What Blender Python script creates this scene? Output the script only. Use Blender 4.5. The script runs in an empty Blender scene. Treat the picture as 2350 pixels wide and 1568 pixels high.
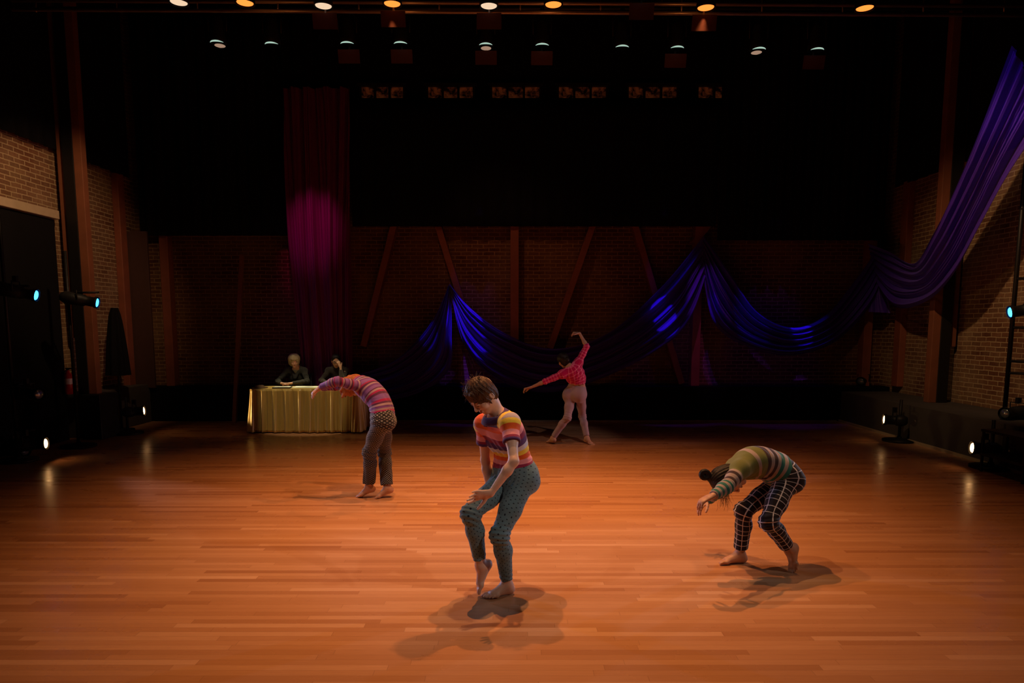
import bpy, math, random
import numpy as np
from mathutils import Vector, Matrix
SC = bpy.context.scene
COL = SC.collection
R = math.radians
# ---------------------------------------------------------------- camera
FPX, PITCH, CAMZ, PPY = 1567.0, R(6.3), 1.8, 923.0
cam_d = bpy.data.cameras.new('camera'); cam = bpy.data.objects.new('camera', cam_d); COL.objects.link(cam)
cam.location = (0, 0, CAMZ); cam.rotation_euler = (R(90) - PITCH, 0, 0)
cam_d.sensor_width = 36; cam_d.lens = FPX / 2350 * 36; cam_d.shift_y = (PPY - 784) / 2350
cam_d.clip_start = .05; cam_d.clip_end = 100
SC.camera = cam
SC.view_settings.view_transform = 'Standard'; SC.view_settings.look = 'None'
SC.view_settings.exposure = 0.0; SC.view_settings.gamma = 1.0; SC.view_settings.use_curve_mapping = False
# ---------------------------------------------------------------- world and lights
W = bpy.data.worlds.new('world'); SC.world = W; W.use_nodes = True
W.node_tree.nodes['Background'].inputs[0].default_value = (.5, .3, .35, 1)
W.node_tree.nodes['Background'].inputs[1].default_value = .0015

def spot(loc, aim, watts, col, cone=60, blend=.5, rad=.06, name='stage_light'):
    d = bpy.data.lights.new(name, 'SPOT'); o = bpy.data.objects.new(name, d); COL.objects.link(o)
    d.energy = watts; d.color = col; d.spot_size = R(cone); d.spot_blend = blend; d.shadow_soft_size = rad
    o.location = loc
    o.rotation_euler = (Vector(aim) - Vector(loc)).to_track_quat('-Z', 'Y').to_euler()
    return o
AMBER = (1, .40, .13); WARM = (1, .60, .30); PALE = (1, .82, .66); PINKISH = (1, .66, .72); BLUE = (.28, .55, 1)
GZ = 5.6
# front row of the grid, above the frame: three amber washes that throw the overlapping shadows downstage
spot((.75, 6.35, GZ), (.45, 5.7, 0), 590, AMBER, 84, 1, .03)
spot((-.85, 6.0, GZ), (-.6, 5.7, 0), 520, AMBER, 84, 1, .03)
spot((.0, 4.95, GZ), (.0, 5.3, 0), 350, WARM, 78, 1, .03)
spot((-3.4, 6.8, GZ), (-2.6, 6.6, 0), 120, AMBER, 74, 1)
spot((3.4, 6.6, GZ), (2.6, 6.2, 0), 150, AMBER, 74, 1)
# orange gelled lamps of the row at the top edge of the picture
for lx, w in ((-3.16, 190), (-1.42, 230), (.48, 230), (2.26, 220), (4.13, 70)):
    spot((lx, 8.45, GZ - .18), (lx * .8, 8.2, 0), w, AMBER, 64, 1, .04)
# low side lights on the booms
spot((-5.9, 9.02, .27), (-.2, 4.6, 1.0), 300, PINKISH, 30, .4)
spot((-5.95, 11.38, .40), (-3.0, 11.3, .62), 170, (1, .62, .22), 26, .2)
spot((-5.95, 11.38, .44), (-1.4, 7.3, 1.1), 150, (1, .62, .5), 22, .4)
spot((5.7, 8.56, .30), (-1.2, 6.9, 1.0), 150, PINKISH, 30, .4)
spot((5.65, 10.6, .36), (.9, 10.35, .9), 210, (1, .5, .5), 30, .4)
spot((-6.0, 9.0, 2.2), (0, 4.7, .9), 420, BLUE, 26, .4)
spot((-6.0, 10.1, 2.15), (-1.3, 7.0, .9), 170, BLUE, 26, .4)
spot((6.1, 8.6, 1.98), (.2, 4.8, .8), 420, (.55, .7, 1), 26, .4)
# front fill added from the house side without fixtures, warm white, so that faces and clothes keep their colours
spot((4.4, 1.6, 4.2), (.0, 4.45, 1.0), 340, PALE, 18, .7, .05)
spot((-4.6, 2.0, 4.4), (-.1, 4.5, 1.0), 130, PALE, 18, .7, .05)
spot((5.2, 3.0, 4.6), (1.8, 5.0, .6), 130, PALE, 20, .7, .05)
spot((-4.8, 4.0, 4.8), (-1.5, 7.1, .8), 170, (1, .85, .8), 20, .7, .05)
spot((2.4, 6.4, GZ), (.9, 10.4, 1.0), 140, (1, .8, .8), 20, .7, .05)
# table special
spot((-3.2, 9.9, GZ), (-3.5, 11.85, .7), 300, (1, .80, .48), 20, .35, .04)
for lx in (-4.0, -3.55, -3.1): spot((lx, 11.95, GZ), (lx, 11.93, .75), 420, (1, .84, .45), 11, .5, .03)
# colour on the drapes and the side walls
spot((-3.3, 10.2, GZ), (-3.66, 12.9, 3.5), 190, (1, .02, .35), 24, 1)
spot((-4.6, 10.4, 5.4), (-3.75, 12.9, 1.9), 30, (.35, .06, .6), 40, .8)
spot((-.55, 12.6, 5.2), (-.75, 13.0, 1.9), 75, (.10, .03, 1), 26, .6, .02)
spot((2.8, 12.6, 5.2), (3.0, 13.0, 1.8), 80, (.10, .03, 1), 26, .6, .02)
spot((4.9, 12.5, 5.0), (5.0, 13.0, 1.3), 60, (.10, .03, 1), 34, .6, .02)
for (sx, tx, tz, w, cn) in ((-1.7, -.80, 1.50, 1600, 9.5), (-3.0, -1.50, 1.50, 350, 5), (1.4, 2.95, 1.60, 800, 6), (3.0, 3.72, 1.95, 350, 4), (3.2, 4.5, 1.6, 300, 8), (4.2, 5.45, 1.38, 900, 5)):
    spot((sx, 10.9, 5.6), (tx, 12.85, tz), w, (.11, .025, 1), cn, .25, .02)
spot((3.2, 11.2, 5.5), (3.75, 13.2, 1.25), 150, (.75, .12, .75), 14, .5, .02)
spot((3.5, 7.0, 5.4), (6.5, 9.0, 4.8), 80, (.14, .05, 1), 26, .5)
spot((-4.4, 8.6, 5.0), (-7.2, 10.9, 3.0), 240, WARM, 56, .7)
spot((3.6, 7.6, 5.0), (7.3, 9.8, 2.4), 300, WARM, 60, .7)
spot((-1.5, 9.6, 6.2), (.2, 13.4, 2.6), 80, (1, .42, .2), 44, .9)

def at(px, py, Y):
    """world point at depth Y that the photograph shows at pixel px,py"""
    u = (px - 1175) / FPX; v = (PPY - py) / FPX; c, s = math.cos(PITCH), math.sin(PITCH)
    d = Vector((u, c + v * s, -s + v * c)); return Vector((0, 0, CAMZ)) + d * (Y / d.y)

# ---------------------------------------------------------------- helpers
def tag(o, label=None, cat=None, group=None, kind=None):
    if label: o['label'] = label
    if cat: o['category'] = cat
    if group: o['group'] = group
    if kind: o['kind'] = kind
    return o
def empty(name, loc, label, cat, group=None, rz=0):
    o = bpy.data.objects.new(name, None); COL.objects.link(o); o.location = loc; o.rotation_euler = (0, 0, rz)
    o.empty_display_size = .1
    return tag(o, label, cat, group)
class MB:
    """collects shapes and links them as ONE mesh object"""
    def __init__(s): s.v = []; s.f = []; s.sm = []
    def add(s, V, F, smooth=False):
        n = len(s.v); s.v += [tuple(p) for p in V]; s.f += [tuple(i + n for i in f) for f in F]; s.sm += [smooth] * len(F); return s
    def box(s, c, size, rot=None):
        hx, hy, hz = size[0] / 2, size[1] / 2, size[2] / 2
        V = [Vector((x, y, z)) for x in (-hx, hx) for y in (-hy, hy) for z in (-hz, hz)]
        if rot is not None: V = [rot @ p for p in V]
        V = [p + Vector(c) for p in V]
        return s.add(V, [(0, 1, 3, 2), (4, 6, 7, 5), (0, 4, 5, 1), (2, 3, 7, 6), (0, 2, 6, 4), (1, 5, 7, 3)])
    def bar(s, a, b, w, d, up=Vector((0, 0, 1))):
        a = Vector(a); b = Vector(b); z = (b - a).normalized()
        x = Vector(up).cross(z)
        if x.length < 1e-3: x = Vector((0, 1, 0)).cross(z)
        x.normalize(); y = z.cross(x); M = Matrix((x, y, z)).transposed()
        return s.box((a + b) / 2, (w, d, (b - a).length), M)
    def tube(s, pts, r, n=10, caps=True):
        pts = [Vector(p) for p in pts]; rs = r if isinstance(r, (list, tuple)) else [r] * len(pts)
        V = []; F = []; px = None
        for i, p in enumerate(pts):
            t = (pts[min(i + 1, len(pts) - 1)] - pts[max(i - 1, 0)]).normalized()
            if px is None:
                px = t.orthogonal().normalized()
            px = (px - t * px.dot(t)).normalized(); py = t.cross(px)
            for k in range(n):
                a = 2 * math.pi * k / n; V.append(p + (px * math.cos(a) + py * math.sin(a)) * rs[i])
        for i in range(len(pts) - 1):
            for k in range(n):
                F.append((i * n + k, i * n + (k + 1) % n, (i + 1) * n + (k + 1) % n, (i + 1) * n + k))
        if caps: F.append(tuple(range(n))[::-1]); F.append(tuple((len(pts) - 1) * n + k for k in range(n)))
        return s.add(V, F, True)
    def lathe(s, a, axis, prof, n=20, cap=True):
        """prof = [(distance along the axis, radius)]"""
        a = Vector(a); t = Vector(axis).normalized(); px = t.orthogonal().normalized(); py = t.cross(px); V = []; F = []
        for (d, r) in prof:
            for k in range(n):
                an = 2 * math.pi * k / n; V.append(a + t * d + (px * math.cos(an) + py * math.sin(an)) * r)
        m = len(prof)
        for i in range(m - 1):
            for k in range(n):
                F.append((i * n + k, i * n + (k + 1) % n, (i + 1) * n + (k + 1) % n, (i + 1) * n + k))
        if cap: F.append(tuple(range(n))[::-1]); F.append(tuple((m - 1) * n + k for k in range(n)))
        return s.add(V, F, True)
    def grid(s, fn, nu, nv, closed=False):
        V = [fn(i / nu, j / nv) for j in range(nv + 1) for i in range(nu + 1)]
        F = [(j * (nu + 1) + i, j * (nu + 1) + i + 1, (j + 1) * (nu + 1) + i + 1, (j + 1) * (nu + 1) + i) for j in range(nv) for i in range(nu)]
        return s.add(V, F, True)
    def build(s, name, m, parent=None, bevel=0):
        me = bpy.data.meshes.new(name); me.from_pydata(s.v, [], s.f); me.update()
        me.polygons.foreach_set('use_smooth', s.sm)
        o = bpy.data.objects.new(name, me); COL.objects.link(o)
        if m: me.materials.append(m)
        if parent: o.parent = parent
        if bevel:
            b = o.modifiers.new('bevel', 'BEVEL'); b.width = bevel; b.segments = 2; b.limit_method = 'ANGLE'
        return o
def base_to(o, p):
    """moves a mesh object's origin to p without moving the mesh"""
    p = Vector(p); o.data.transform(Matrix.Translation(-p)); o.location = p; return o
def copy_tree(o, parent=None):
    c = o.copy(); COL.objects.link(c)
    if parent: c.parent = parent
    for ch in o.children: copy_tree(ch, c)
    return c

# ---------------------------------------------------------------- materials
MATS = {}
class NT:
    def __init__(s, name):
        s.m = bpy.data.materials.new(name); s.m.use_nodes = True; s.t = s.m.node_tree; s.b = s.t.nodes['Principled BSDF']; MATS[name] = s.m
    def n(s, ty, **kw):
        x = s.t.nodes.new(ty)
        for k, v in kw.items(): setattr(x, k, v)
        return x
    def l(s, a, b): s.t.links.new(a, b)
    def math(s, op, a, b=None, c=None):
        x = s.n('ShaderNodeMath', operation=op)
        for i, q in enumerate((a, b, c)):
            if q is None: continue
            if isinstance(q, (int, float)): x.inputs[i].default_value = q
            else: s.l(q, x.inputs[i])
        return x.outputs[0]
    def mix(s, f, a, b, mode='MIX'):
        x = s.n('ShaderNodeMix', data_type='RGBA', blend_type=mode)
        for i, q in ((0, f), (6, a), (7, b)):
            if isinstance(q, (int, float)): x.inputs[i].default_value = q
            elif isinstance(q, tuple): x.inputs[i].default_value = (*q, 1)
            else: s.l(q, x.inputs[i])
        return x.outputs[2]
    def ramp(s, f, stops, interp='LINEAR'):
        x = s.n('ShaderNodeValToRGB'); cr = x.color_ramp; cr.interpolation = interp
        while len(cr.elements) > 1: cr.elements.remove(cr.elements[-1])
        for i, (p, c) in enumerate(stops):
            e = cr.elements[0] if i == 0 else cr.elements.new(p)
            e.position = p; e.color = (*c, 1)
        s.l(f, x.inputs[0]); return x.outputs[0]
    def noise(s, scale, detail=3, vec=None, rough=.5):
        x = s.n('ShaderNodeTexNoise'); x.inputs['Scale'].default_value = scale; x.inputs['Detail'].default_value = detail; x.inputs['Roughness'].default_value = rough
        if vec is not None: s.l(vec, x.inputs['Vector'])
        return x.outputs['Fac']
    def coord(s, kind='Object', scale=None):
        c = s.n('ShaderNodeTexCoord').outputs[kind]
        if scale:
            m = s.n('ShaderNodeMapping'); m.inputs['Scale'].default_value = scale; s.l(c, m.inputs[0]); c = m.outputs[0]
        return c
    def bump(s, h, strength=.3, dist=.01):
        x = s.n('ShaderNodeBump'); x.inputs['Strength'].default_value = strength; x.inputs['Distance'].default_value = dist
        s.l(h, x.inputs['Height']); s.l(x.outputs[0], s.b.inputs['Normal'])
    def rough(s, v): s.b.inputs['Roughness'].default_value = v
    def col(s, c):
        if isinstance(c, tuple): s.b.inputs['Base Color'].default_value = (*c, 1)
        else: s.l(c, s.b.inputs['Base Color'])
def simple(name, c, rough=.6, metal=0, var=.15, scale=9, bump=.15, spec=.5):
    n = NT(name); v = n.coord(); f = n.noise(scale, 4, v)
    n.col(n.mix(f, tuple(x * (1 - var) for x in c), tuple(min(1, x * (1 + var)) for x in c)))
    n.rough(rough); n.b.inputs['Metallic'].default_value = metal; n.b.inputs['Specular IOR Level'].default_value = spec
    if bump: n.bump(n.noise(scale * 6, 3, v), bump, .004)
    return n.m
def emit(name, c, k, edge=None):
    n = NT(name); n.col((0.02, .02, .02)); n.b.inputs['Emission Color'].default_value = (*c, 1); n.b.inputs['Emission Strength'].default_value = k
    n.m.cycles.emission_sampling = 'NONE'; return n.m

def mat_floor():
    n = NT('maple_floor'); v = n.coord(); sp = n.n('ShaderNodeSeparateXYZ'); n.l(v, sp.inputs[0]); x, y = sp.outputs[0], sp.outputs[1]
    row = n.math('FLOOR', n.math('DIVIDE', y, .057)); fy = n.math('FRACT', n.math('DIVIDE', y, .057))
    wn = n.n('ShaderNodeTexWhiteNoise', noise_dimensions='1D'); n.l(row, wn.inputs['W'])
    sx = n.math('DIVIDE', n.math('ADD', x, n.math('MULTIPLY', wn.outputs[0], 9.7)), 1.15)
    bid = n.math('FLOOR', sx); fx = n.math('FRACT', sx)
    cb = n.n('ShaderNodeCombineXYZ'); n.l(row, cb.inputs[0]); n.l(bid, cb.inputs[1])
    w2 = n.n('ShaderNodeTexWhiteNoise', noise_dimensions='2D'); n.l(cb.outputs[0], w2.inputs['Vector'])
    gr = n.noise(5, 6, n.coord('Object', (1.2, 22, 1)), .65)
    grs = n.noise(1.1, 3, n.coord('Object', (.35, 2.2, 1)))
    c = n.ramp(w2.outputs[0], [(0, (.42, .185, .085)), (.12, (.54, .26, .125)), (.55, (.60, .30, .15)), (.9, (.66, .345, .18)), (1, (.74, .42, .24))])
    c = n.mix(n.math('MULTIPLY', n.math('SUBTRACT', gr, .35), .9), c, (.36, .15, .07))
    c = n.mix(n.math('MULTIPLY', grs, .35), c, (.50, .24, .12))
    ln = n.math('MAXIMUM', n.math('LESS_THAN', fy, .03), n.math('LESS_THAN', fx, .002))
    c = n.mix(n.math('MULTIPLY', ln, .5), c, (.16, .07, .035)); n.col(c)
    rr = n.math('ADD', n.math('MULTIPLY', n.noise(2.2, 4, v), .14), n.math('MULTIPLY', w2.outputs[0], .06))
    n.l(n.math('ADD', rr, .20), n.b.inputs['Roughness']); n.b.inputs['Specular IOR Level'].default_value = .45
    n.bump(n.math('ADD', n.math('MULTIPLY', w2.outputs[0], .25), n.math('SUBTRACT', n.math('MULTIPLY', gr, .3), ln)), .12, .002)
    return n.m
def mat_brick(axis, c1, c2, mo, name):
    n = NT(name); v = n.coord(); sp = n.n('ShaderNodeSeparateXYZ'); n.l(v, sp.inputs[0])
    cb = n.n('ShaderNodeCombineXYZ'); n.l(sp.outputs[axis], cb.inputs[0]); n.l(sp.outputs[2], cb.inputs[1])
    ds = n.n('ShaderNodeTexNoise'); ds.inputs['Scale'].default_value = 5; ds.inputs['Detail'].default_value = 3; n.l(v, ds.inputs['Vector'])
    va = n.n('ShaderNodeVectorMath', operation='MULTIPLY_ADD'); n.l(ds.outputs['Color'], va.inputs[0]); va.inputs[1].default_value = (.03, .022, .02); n.l(cb.outputs[0], va.inputs[2])
    b = n.n('ShaderNodeTexBrick'); n.l(va.outputs[0], b.inputs['Vector']); b.inputs['Scale'].default_value = 1
    b.inputs['Brick Width'].default_value = .215; b.inputs['Row Height'].default_value = .072; b.inputs['Mortar Size'].default_value = .009; b.inputs['Mortar Smooth'].default_value = .4
    b.inputs['Bias'].default_value = -.1
    for k, c in (('Color1', c1), ('Color2', c2), ('Mortar', mo)): b.inputs[k].default_value = (*c, 1)
    st = n.noise(1.3, 5, v, .6); st2 = n.noise(30, 4, v)
    c = n.mix(n.math('MULTIPLY', n.math('SUBTRACT', st, .4), 1.6), b.outputs['Color'], mo)
    c = n.mix(.55, c, n.mix(st2, (.25, .25, .25), (1, 1, 1)), 'MULTIPLY')
    n.col(c); n.rough(.9); n.b.inputs['Specular IOR Level'].default_value = .2
    n.bump(n.math('SUBTRACT', n.math('MULTIPLY', st2, .5), b.outputs['Fac']), .6, .012)
    return n.m
mat_floor()
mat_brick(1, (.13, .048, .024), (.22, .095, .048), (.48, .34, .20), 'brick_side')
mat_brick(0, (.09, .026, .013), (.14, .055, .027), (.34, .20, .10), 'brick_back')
simple('black_cloth', (.006, .005, .006), .95, spec=.1)
simple('black_paint', (.012, .012, .013), .5, spec=.3)
simple('charcoal_wall', (.055, .045, .042), .8, var=.3, scale=3)
simple('timber_red', (.19, .06, .026), .65, var=.35, scale=4, bump=.3)
simple('timber_dark', (.22, .06, .03), .65, var=.35, scale=4, bump=.3)
simple('panel_dark', (.05, .018, .012), .7)
simple('dark_steel', (.02, .017, .017), .5, .6)
simple('pipe_steel', (.35, .25, .18), .4, .7)
simple('trim_wood', (.40, .30, .20), .7)
simple('chrome', (.8, .82, .8), .18, 1, var=.02, bump=0)
simple('reflector', (.55, .6, .56), .3, 1, var=.02, bump=0)
simple('gel_red', (.06, .012, .008), .5)
simple('paper', (.75, .80, .72), .6, var=.03, bump=0)
simple('book_dark', (.05, .03, .02), .6)
simple('hat_brown', (.10, .045, .02), .8)
simple('red_paint', (.5, .02, .015), .35)
simple('white_label', (.8, .75, .7), .5, var=.02)
simple('table_top', (.35, .25, .18), .5)
simple('clear_lens', (.3, .35, .4), .1, .8, var=0, bump=0)
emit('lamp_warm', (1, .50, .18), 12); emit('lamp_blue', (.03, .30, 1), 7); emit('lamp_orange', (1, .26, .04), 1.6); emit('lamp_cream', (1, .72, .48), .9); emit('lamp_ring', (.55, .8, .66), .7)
emit('lamp_dim', (1, .62, .42), .35)
def mat_sheer(name, c, sheen):
    n = NT(name); n.rough(.55); f = n.noise(60, 3, n.coord('Object', (1, 1, .2)))
    n.col(n.mix(f, tuple(x * .75 for x in c), c)); n.b.inputs['Sheen Weight'].default_value = sheen; n.b.inputs['Sheen Roughness'].default_value = .4
    n.b.inputs['Alpha'].default_value = .93; n.bump(f, .1, .002)
    tr = n.n('ShaderNodeBsdfTranslucent'); tr.inputs[0].default_value = (*c, 1); ad = n.n('ShaderNodeMixShader'); ad.inputs[0].default_value = .25
    out = n.t.nodes['Material Output']; n.l(n.b.outputs[0], ad.inputs[1]); n.l(tr.outputs[0], ad.inputs[2]); n.l(ad.outputs[0], out.inputs[0])
    return n.m
mat_sheer('sheer_violet', (.095, .025, .58), .15); mat_sheer('sheer_magenta', (.24, .02, .15), .1)
def mat_gold():
    n = NT('gold_satin'); f = n.noise(3, 3, n.coord()); n.col(n.mix(f, (.62, .40, .09), (.74, .52, .15))); n.rough(.38)
    n.b.inputs['Sheen Weight'].default_value = .3; n.bump(n.noise(140, 2, n.coord()), .06, .002); return n.m
mat_gold()
def mat_fabric(name, fn, rough=.85, weave=260):
    """fn(nt, u, v) -> colour socket; u runs along the limb or spine in metres, v around it"""
    n = NT(name); uv = n.n('ShaderNodeUVMap', uv_map='pattern'); sp = n.n('ShaderNodeSeparateXYZ'); n.l(uv.outputs[0], sp.inputs[0])
    n.col(fn(n, sp.outputs[0], sp.outputs[1])); n.rough(rough); n.b.inputs['Specular IOR Level'].default_value = .25
    n.b.inputs['Sheen Weight'].default_value = .15
    n.bump(n.math('ADD', n.noise(weave, 2, n.coord()), n.math('MULTIPLY', n.noise(16, 3, n.coord()), 2.5)), .35, .003); return n.m
def stripes(colors, total, soft=0):
    def fn(n, u, v):
        tot = sum(w for w, c in colors); st = []; p = 0
        for w, c in colors: st.append((p / tot, c)); p += w
        q = n.math('DIVIDE', u, total)
        return n.ramp(q, st, 'CONSTANT')
    return fn
GREY = (.42, .34, .38); YEL = (.85, .55, .05); ORA = (.72, .10, .015); PNK = (.72, .24, .28); MAR = (.25, .015, .06); PUR = (.085, .025, .13); WHI = (.60, .56, .66)
mat_fabric('tee_stripes', stripes([(1.25, GREY), (1.1, YEL), (1.15, ORA), (1.25, PNK), (1, MAR), (1.3, PUR), (1.15, WHI), (1, YEL), (.95, ORA), (.8, PNK), (.8, MAR), (2, PUR)], .56))
mat_fabric('tee_sleeve', stripes([(.2, GREY), (1, YEL), (1.1, ORA), (1.1, PNK), (.5, MAR), (3, PUR)], .235))
mat_fabric('tee_collar', lambda n, u, v: n.mix(.0, (.06, .02, .10), (.06, .02, .10)))
def denim(n, u, v):
    a = n.math('DIVIDE', u, .036); b = n.math('DIVIDE', v, .036)
    def dots(oa, ob):
        fa = n.math('SUBTRACT', n.math('FRACT', n.math('ADD', a, oa)), .5); fb = n.math('SUBTRACT', n.math('FRACT', n.math('ADD', b, ob)), .5)
        return n.math('LESS_THAN', n.math('ADD', n.math('MULTIPLY', fa, fa), n.math('MULTIPLY', fb, fb)), .011)
    d = n.math('MAXIMUM', dots(0, 0), dots(.5, .5))
    base = n.mix(n.noise(7, 4, n.coord()), (.065, .12, .15), (.145, .225, .265))
    return n.mix(d, base, (.008, .01, .018))
mat_fabric('dotted_denim', denim, .8)
def grid_fn(sp_, w, bg, fg):
    def fn(n, u, v):
        a = n.math('LESS_THAN', n.math('FRACT', n.math('DIVIDE', u, sp_)), w); b = n.math('LESS_THAN', n.math('FRACT', n.math('DIVIDE', v, sp_)), w)
        return n.mix(n.math('MAXIMUM', a, b), bg, fg)
    return fn
mat_fabric('windowpane_check', grid_fn(.047, .11, (.010, .005, .010), (.62, .55, .60)))
def geo(n, u, v):
    a = n.math('ADD', u, v); b = n.math('SUBTRACT', u, v)
    x = n.math('LESS_THAN', n.math('FRACT', n.math('DIVIDE', a, .022)), .54); y = n.math('LESS_THAN', n.math('FRACT', n.math('DIVIDE', b, .022)), .54)
    return n.mix(n.math('MULTIPLY', x, y), (.016, .014, .018), (.23, .23, .25))
mat_fabric('small_print', geo)
LIL = (.20, .09, .34); MAG = (.32, .012, .10); CRM = (.31, .21, .28); PLU = (.09, .02, .08); VIO = (.13, .04, .22)
mat_fabric('knit_purple', stripes([(1, MAG), (1, PLU), (1, CRM), (1, PLU), (.8, CRM), (1, VIO), (2, LIL), (.7, MAG), (1, PLU), (.9, CRM), (1, VIO), (1.5, LIL), (.6, PLU), (.8, CRM), (.8, MAG), (1, PLU), (2.0, LIL), (.9, MAG), (.9, PLU), (.8, CRM), (1, VIO), (.7, CRM), (1, MAG), (1, VIO), (1, CRM), (3, LIL)], .52))
OLV = (.14, .155, .045); BEI = (.34, .27, .27); BRN = (.045, .025, .03); TEA = (.02, .14, .13)
mat_fabric('knit_green', stripes([(2.4, OLV), (.5, BEI), (1.3, OLV), (1, BRN), (.9, BEI), (1.1, BRN), (.9, BEI), (1, TEA), (.8, BEI), (1, TEA), (.8, BEI), (1, TEA), (.8, BEI), (1, TEA), (4, OLV)], .63))
mat_fabric('knit_green_sleeve', stripes([(2.6, OLV), (.9, BEI), (1, BRN), (.9, BEI), (1, BRN), (.9, BEI), (1, TEA), (.9, BEI), (1, TEA), (.8, BEI), (.8, TEA), (.8, BEI), (.8, TEA), (.7, BEI), (1.6, OLV)], .50))
def plaid(n, u, v):
    a = n.math('LESS_THAN', n.math('FRACT', n.math('DIVIDE', u, .045)), .25); b = n.math('LESS_THAN', n.math('FRACT', n.math('DIVIDE', v, .045)), .25)
    return n.mix(n.math('MULTIPLY', n.math('ADD', a, b), .42), (.55, .004, .11), (.95, .26, .46))
mat_fabric('pink_plaid', plaid)
mat_fabric('mauve_leggings', lambda n, u, v: n.mix(n.noise(8, 4, n.coord()), (.36, .25, .30), (.47, .34, .40)))
mat_fabric('black_jacket', lambda n, u, v: n.mix(n.noise(12, 4, n.coord()), (.022, .022, .018), (.04, .039, .032)))
mat_fabric('dark_sweater', lambda n, u, v: n.mix(n.noise(12, 4, n.coord()), (.022, .017, .014), (.04, .031, .025)))
mat_fabric('pale_shirt', lambda n, u, v: n.mix(n.noise(12, 4, n.coord()), (.4, .38, .32), (.5, .48, .4)))
def mat_skin(name, c):
    n = NT(name); a = n.n('ShaderNodeAttribute', attribute_name='lips'); f = n.noise(14, 4, n.coord())
    b = n.mix(f, tuple(x * .9 for x in c), c); n.col(n.mix(a.outputs['Fac'], b, (c[0] * .62, c[1] * .36, c[2] * .36)))
    n.rough(.5); n.b.inputs['Subsurface Weight'].default_value = .12; n.b.inputs['Subsurface Radius'].default_value = (.02, .008, .004); n.b.inputs['Subsurface Scale'].default_value = .5
    n.bump(n.noise(120, 3, n.coord()), .12, .002); return n.m
mat_skin('skin_fair', (.66, .38, .28)); mat_skin('skin_warm', (.56, .30, .20)); mat_skin('skin_tan', (.50, .28, .18))
def mat_hair(name, c, c2, k=30):
    n = NT(name); f = n.noise(k, 5, n.coord('Object', (1, 1, .25)), .7); n.col(n.ramp(f, [(.3, c), (.7, c2)]))
    n.rough(.6); n.b.inputs['Specular IOR Level'].default_value = .3; n.b.inputs['Anisotropic'].default_value = .6
    n.bump(n.noise(k * 3, 3, n.coord('Object', (1, 1, .2))), .5, .004); return n.m
mat_hair('hair_brown', (.028, .010, .005), (.11, .042, .017), 45); mat_hair('hair_black', (.005, .003, .003), (.016, .010, .008))
mat_hair('hair_copper', (.20, .055, .015), (.50, .17, .05), 60); mat_hair('hair_blonde', (.26, .19, .11), (.50, .40, .25)); mat_hair('hair_dark_brown', (.03, .012, .006), (.07, .03, .015))
simple('eye_white', (.7, .66, .62), .2, var=0, bump=0); simple('eye_dark', (.03, .015, .01), .2, var=0, bump=0); simple('glasses_black', (.01, .01, .01), .3, bump=0)
M = MATS

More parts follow.
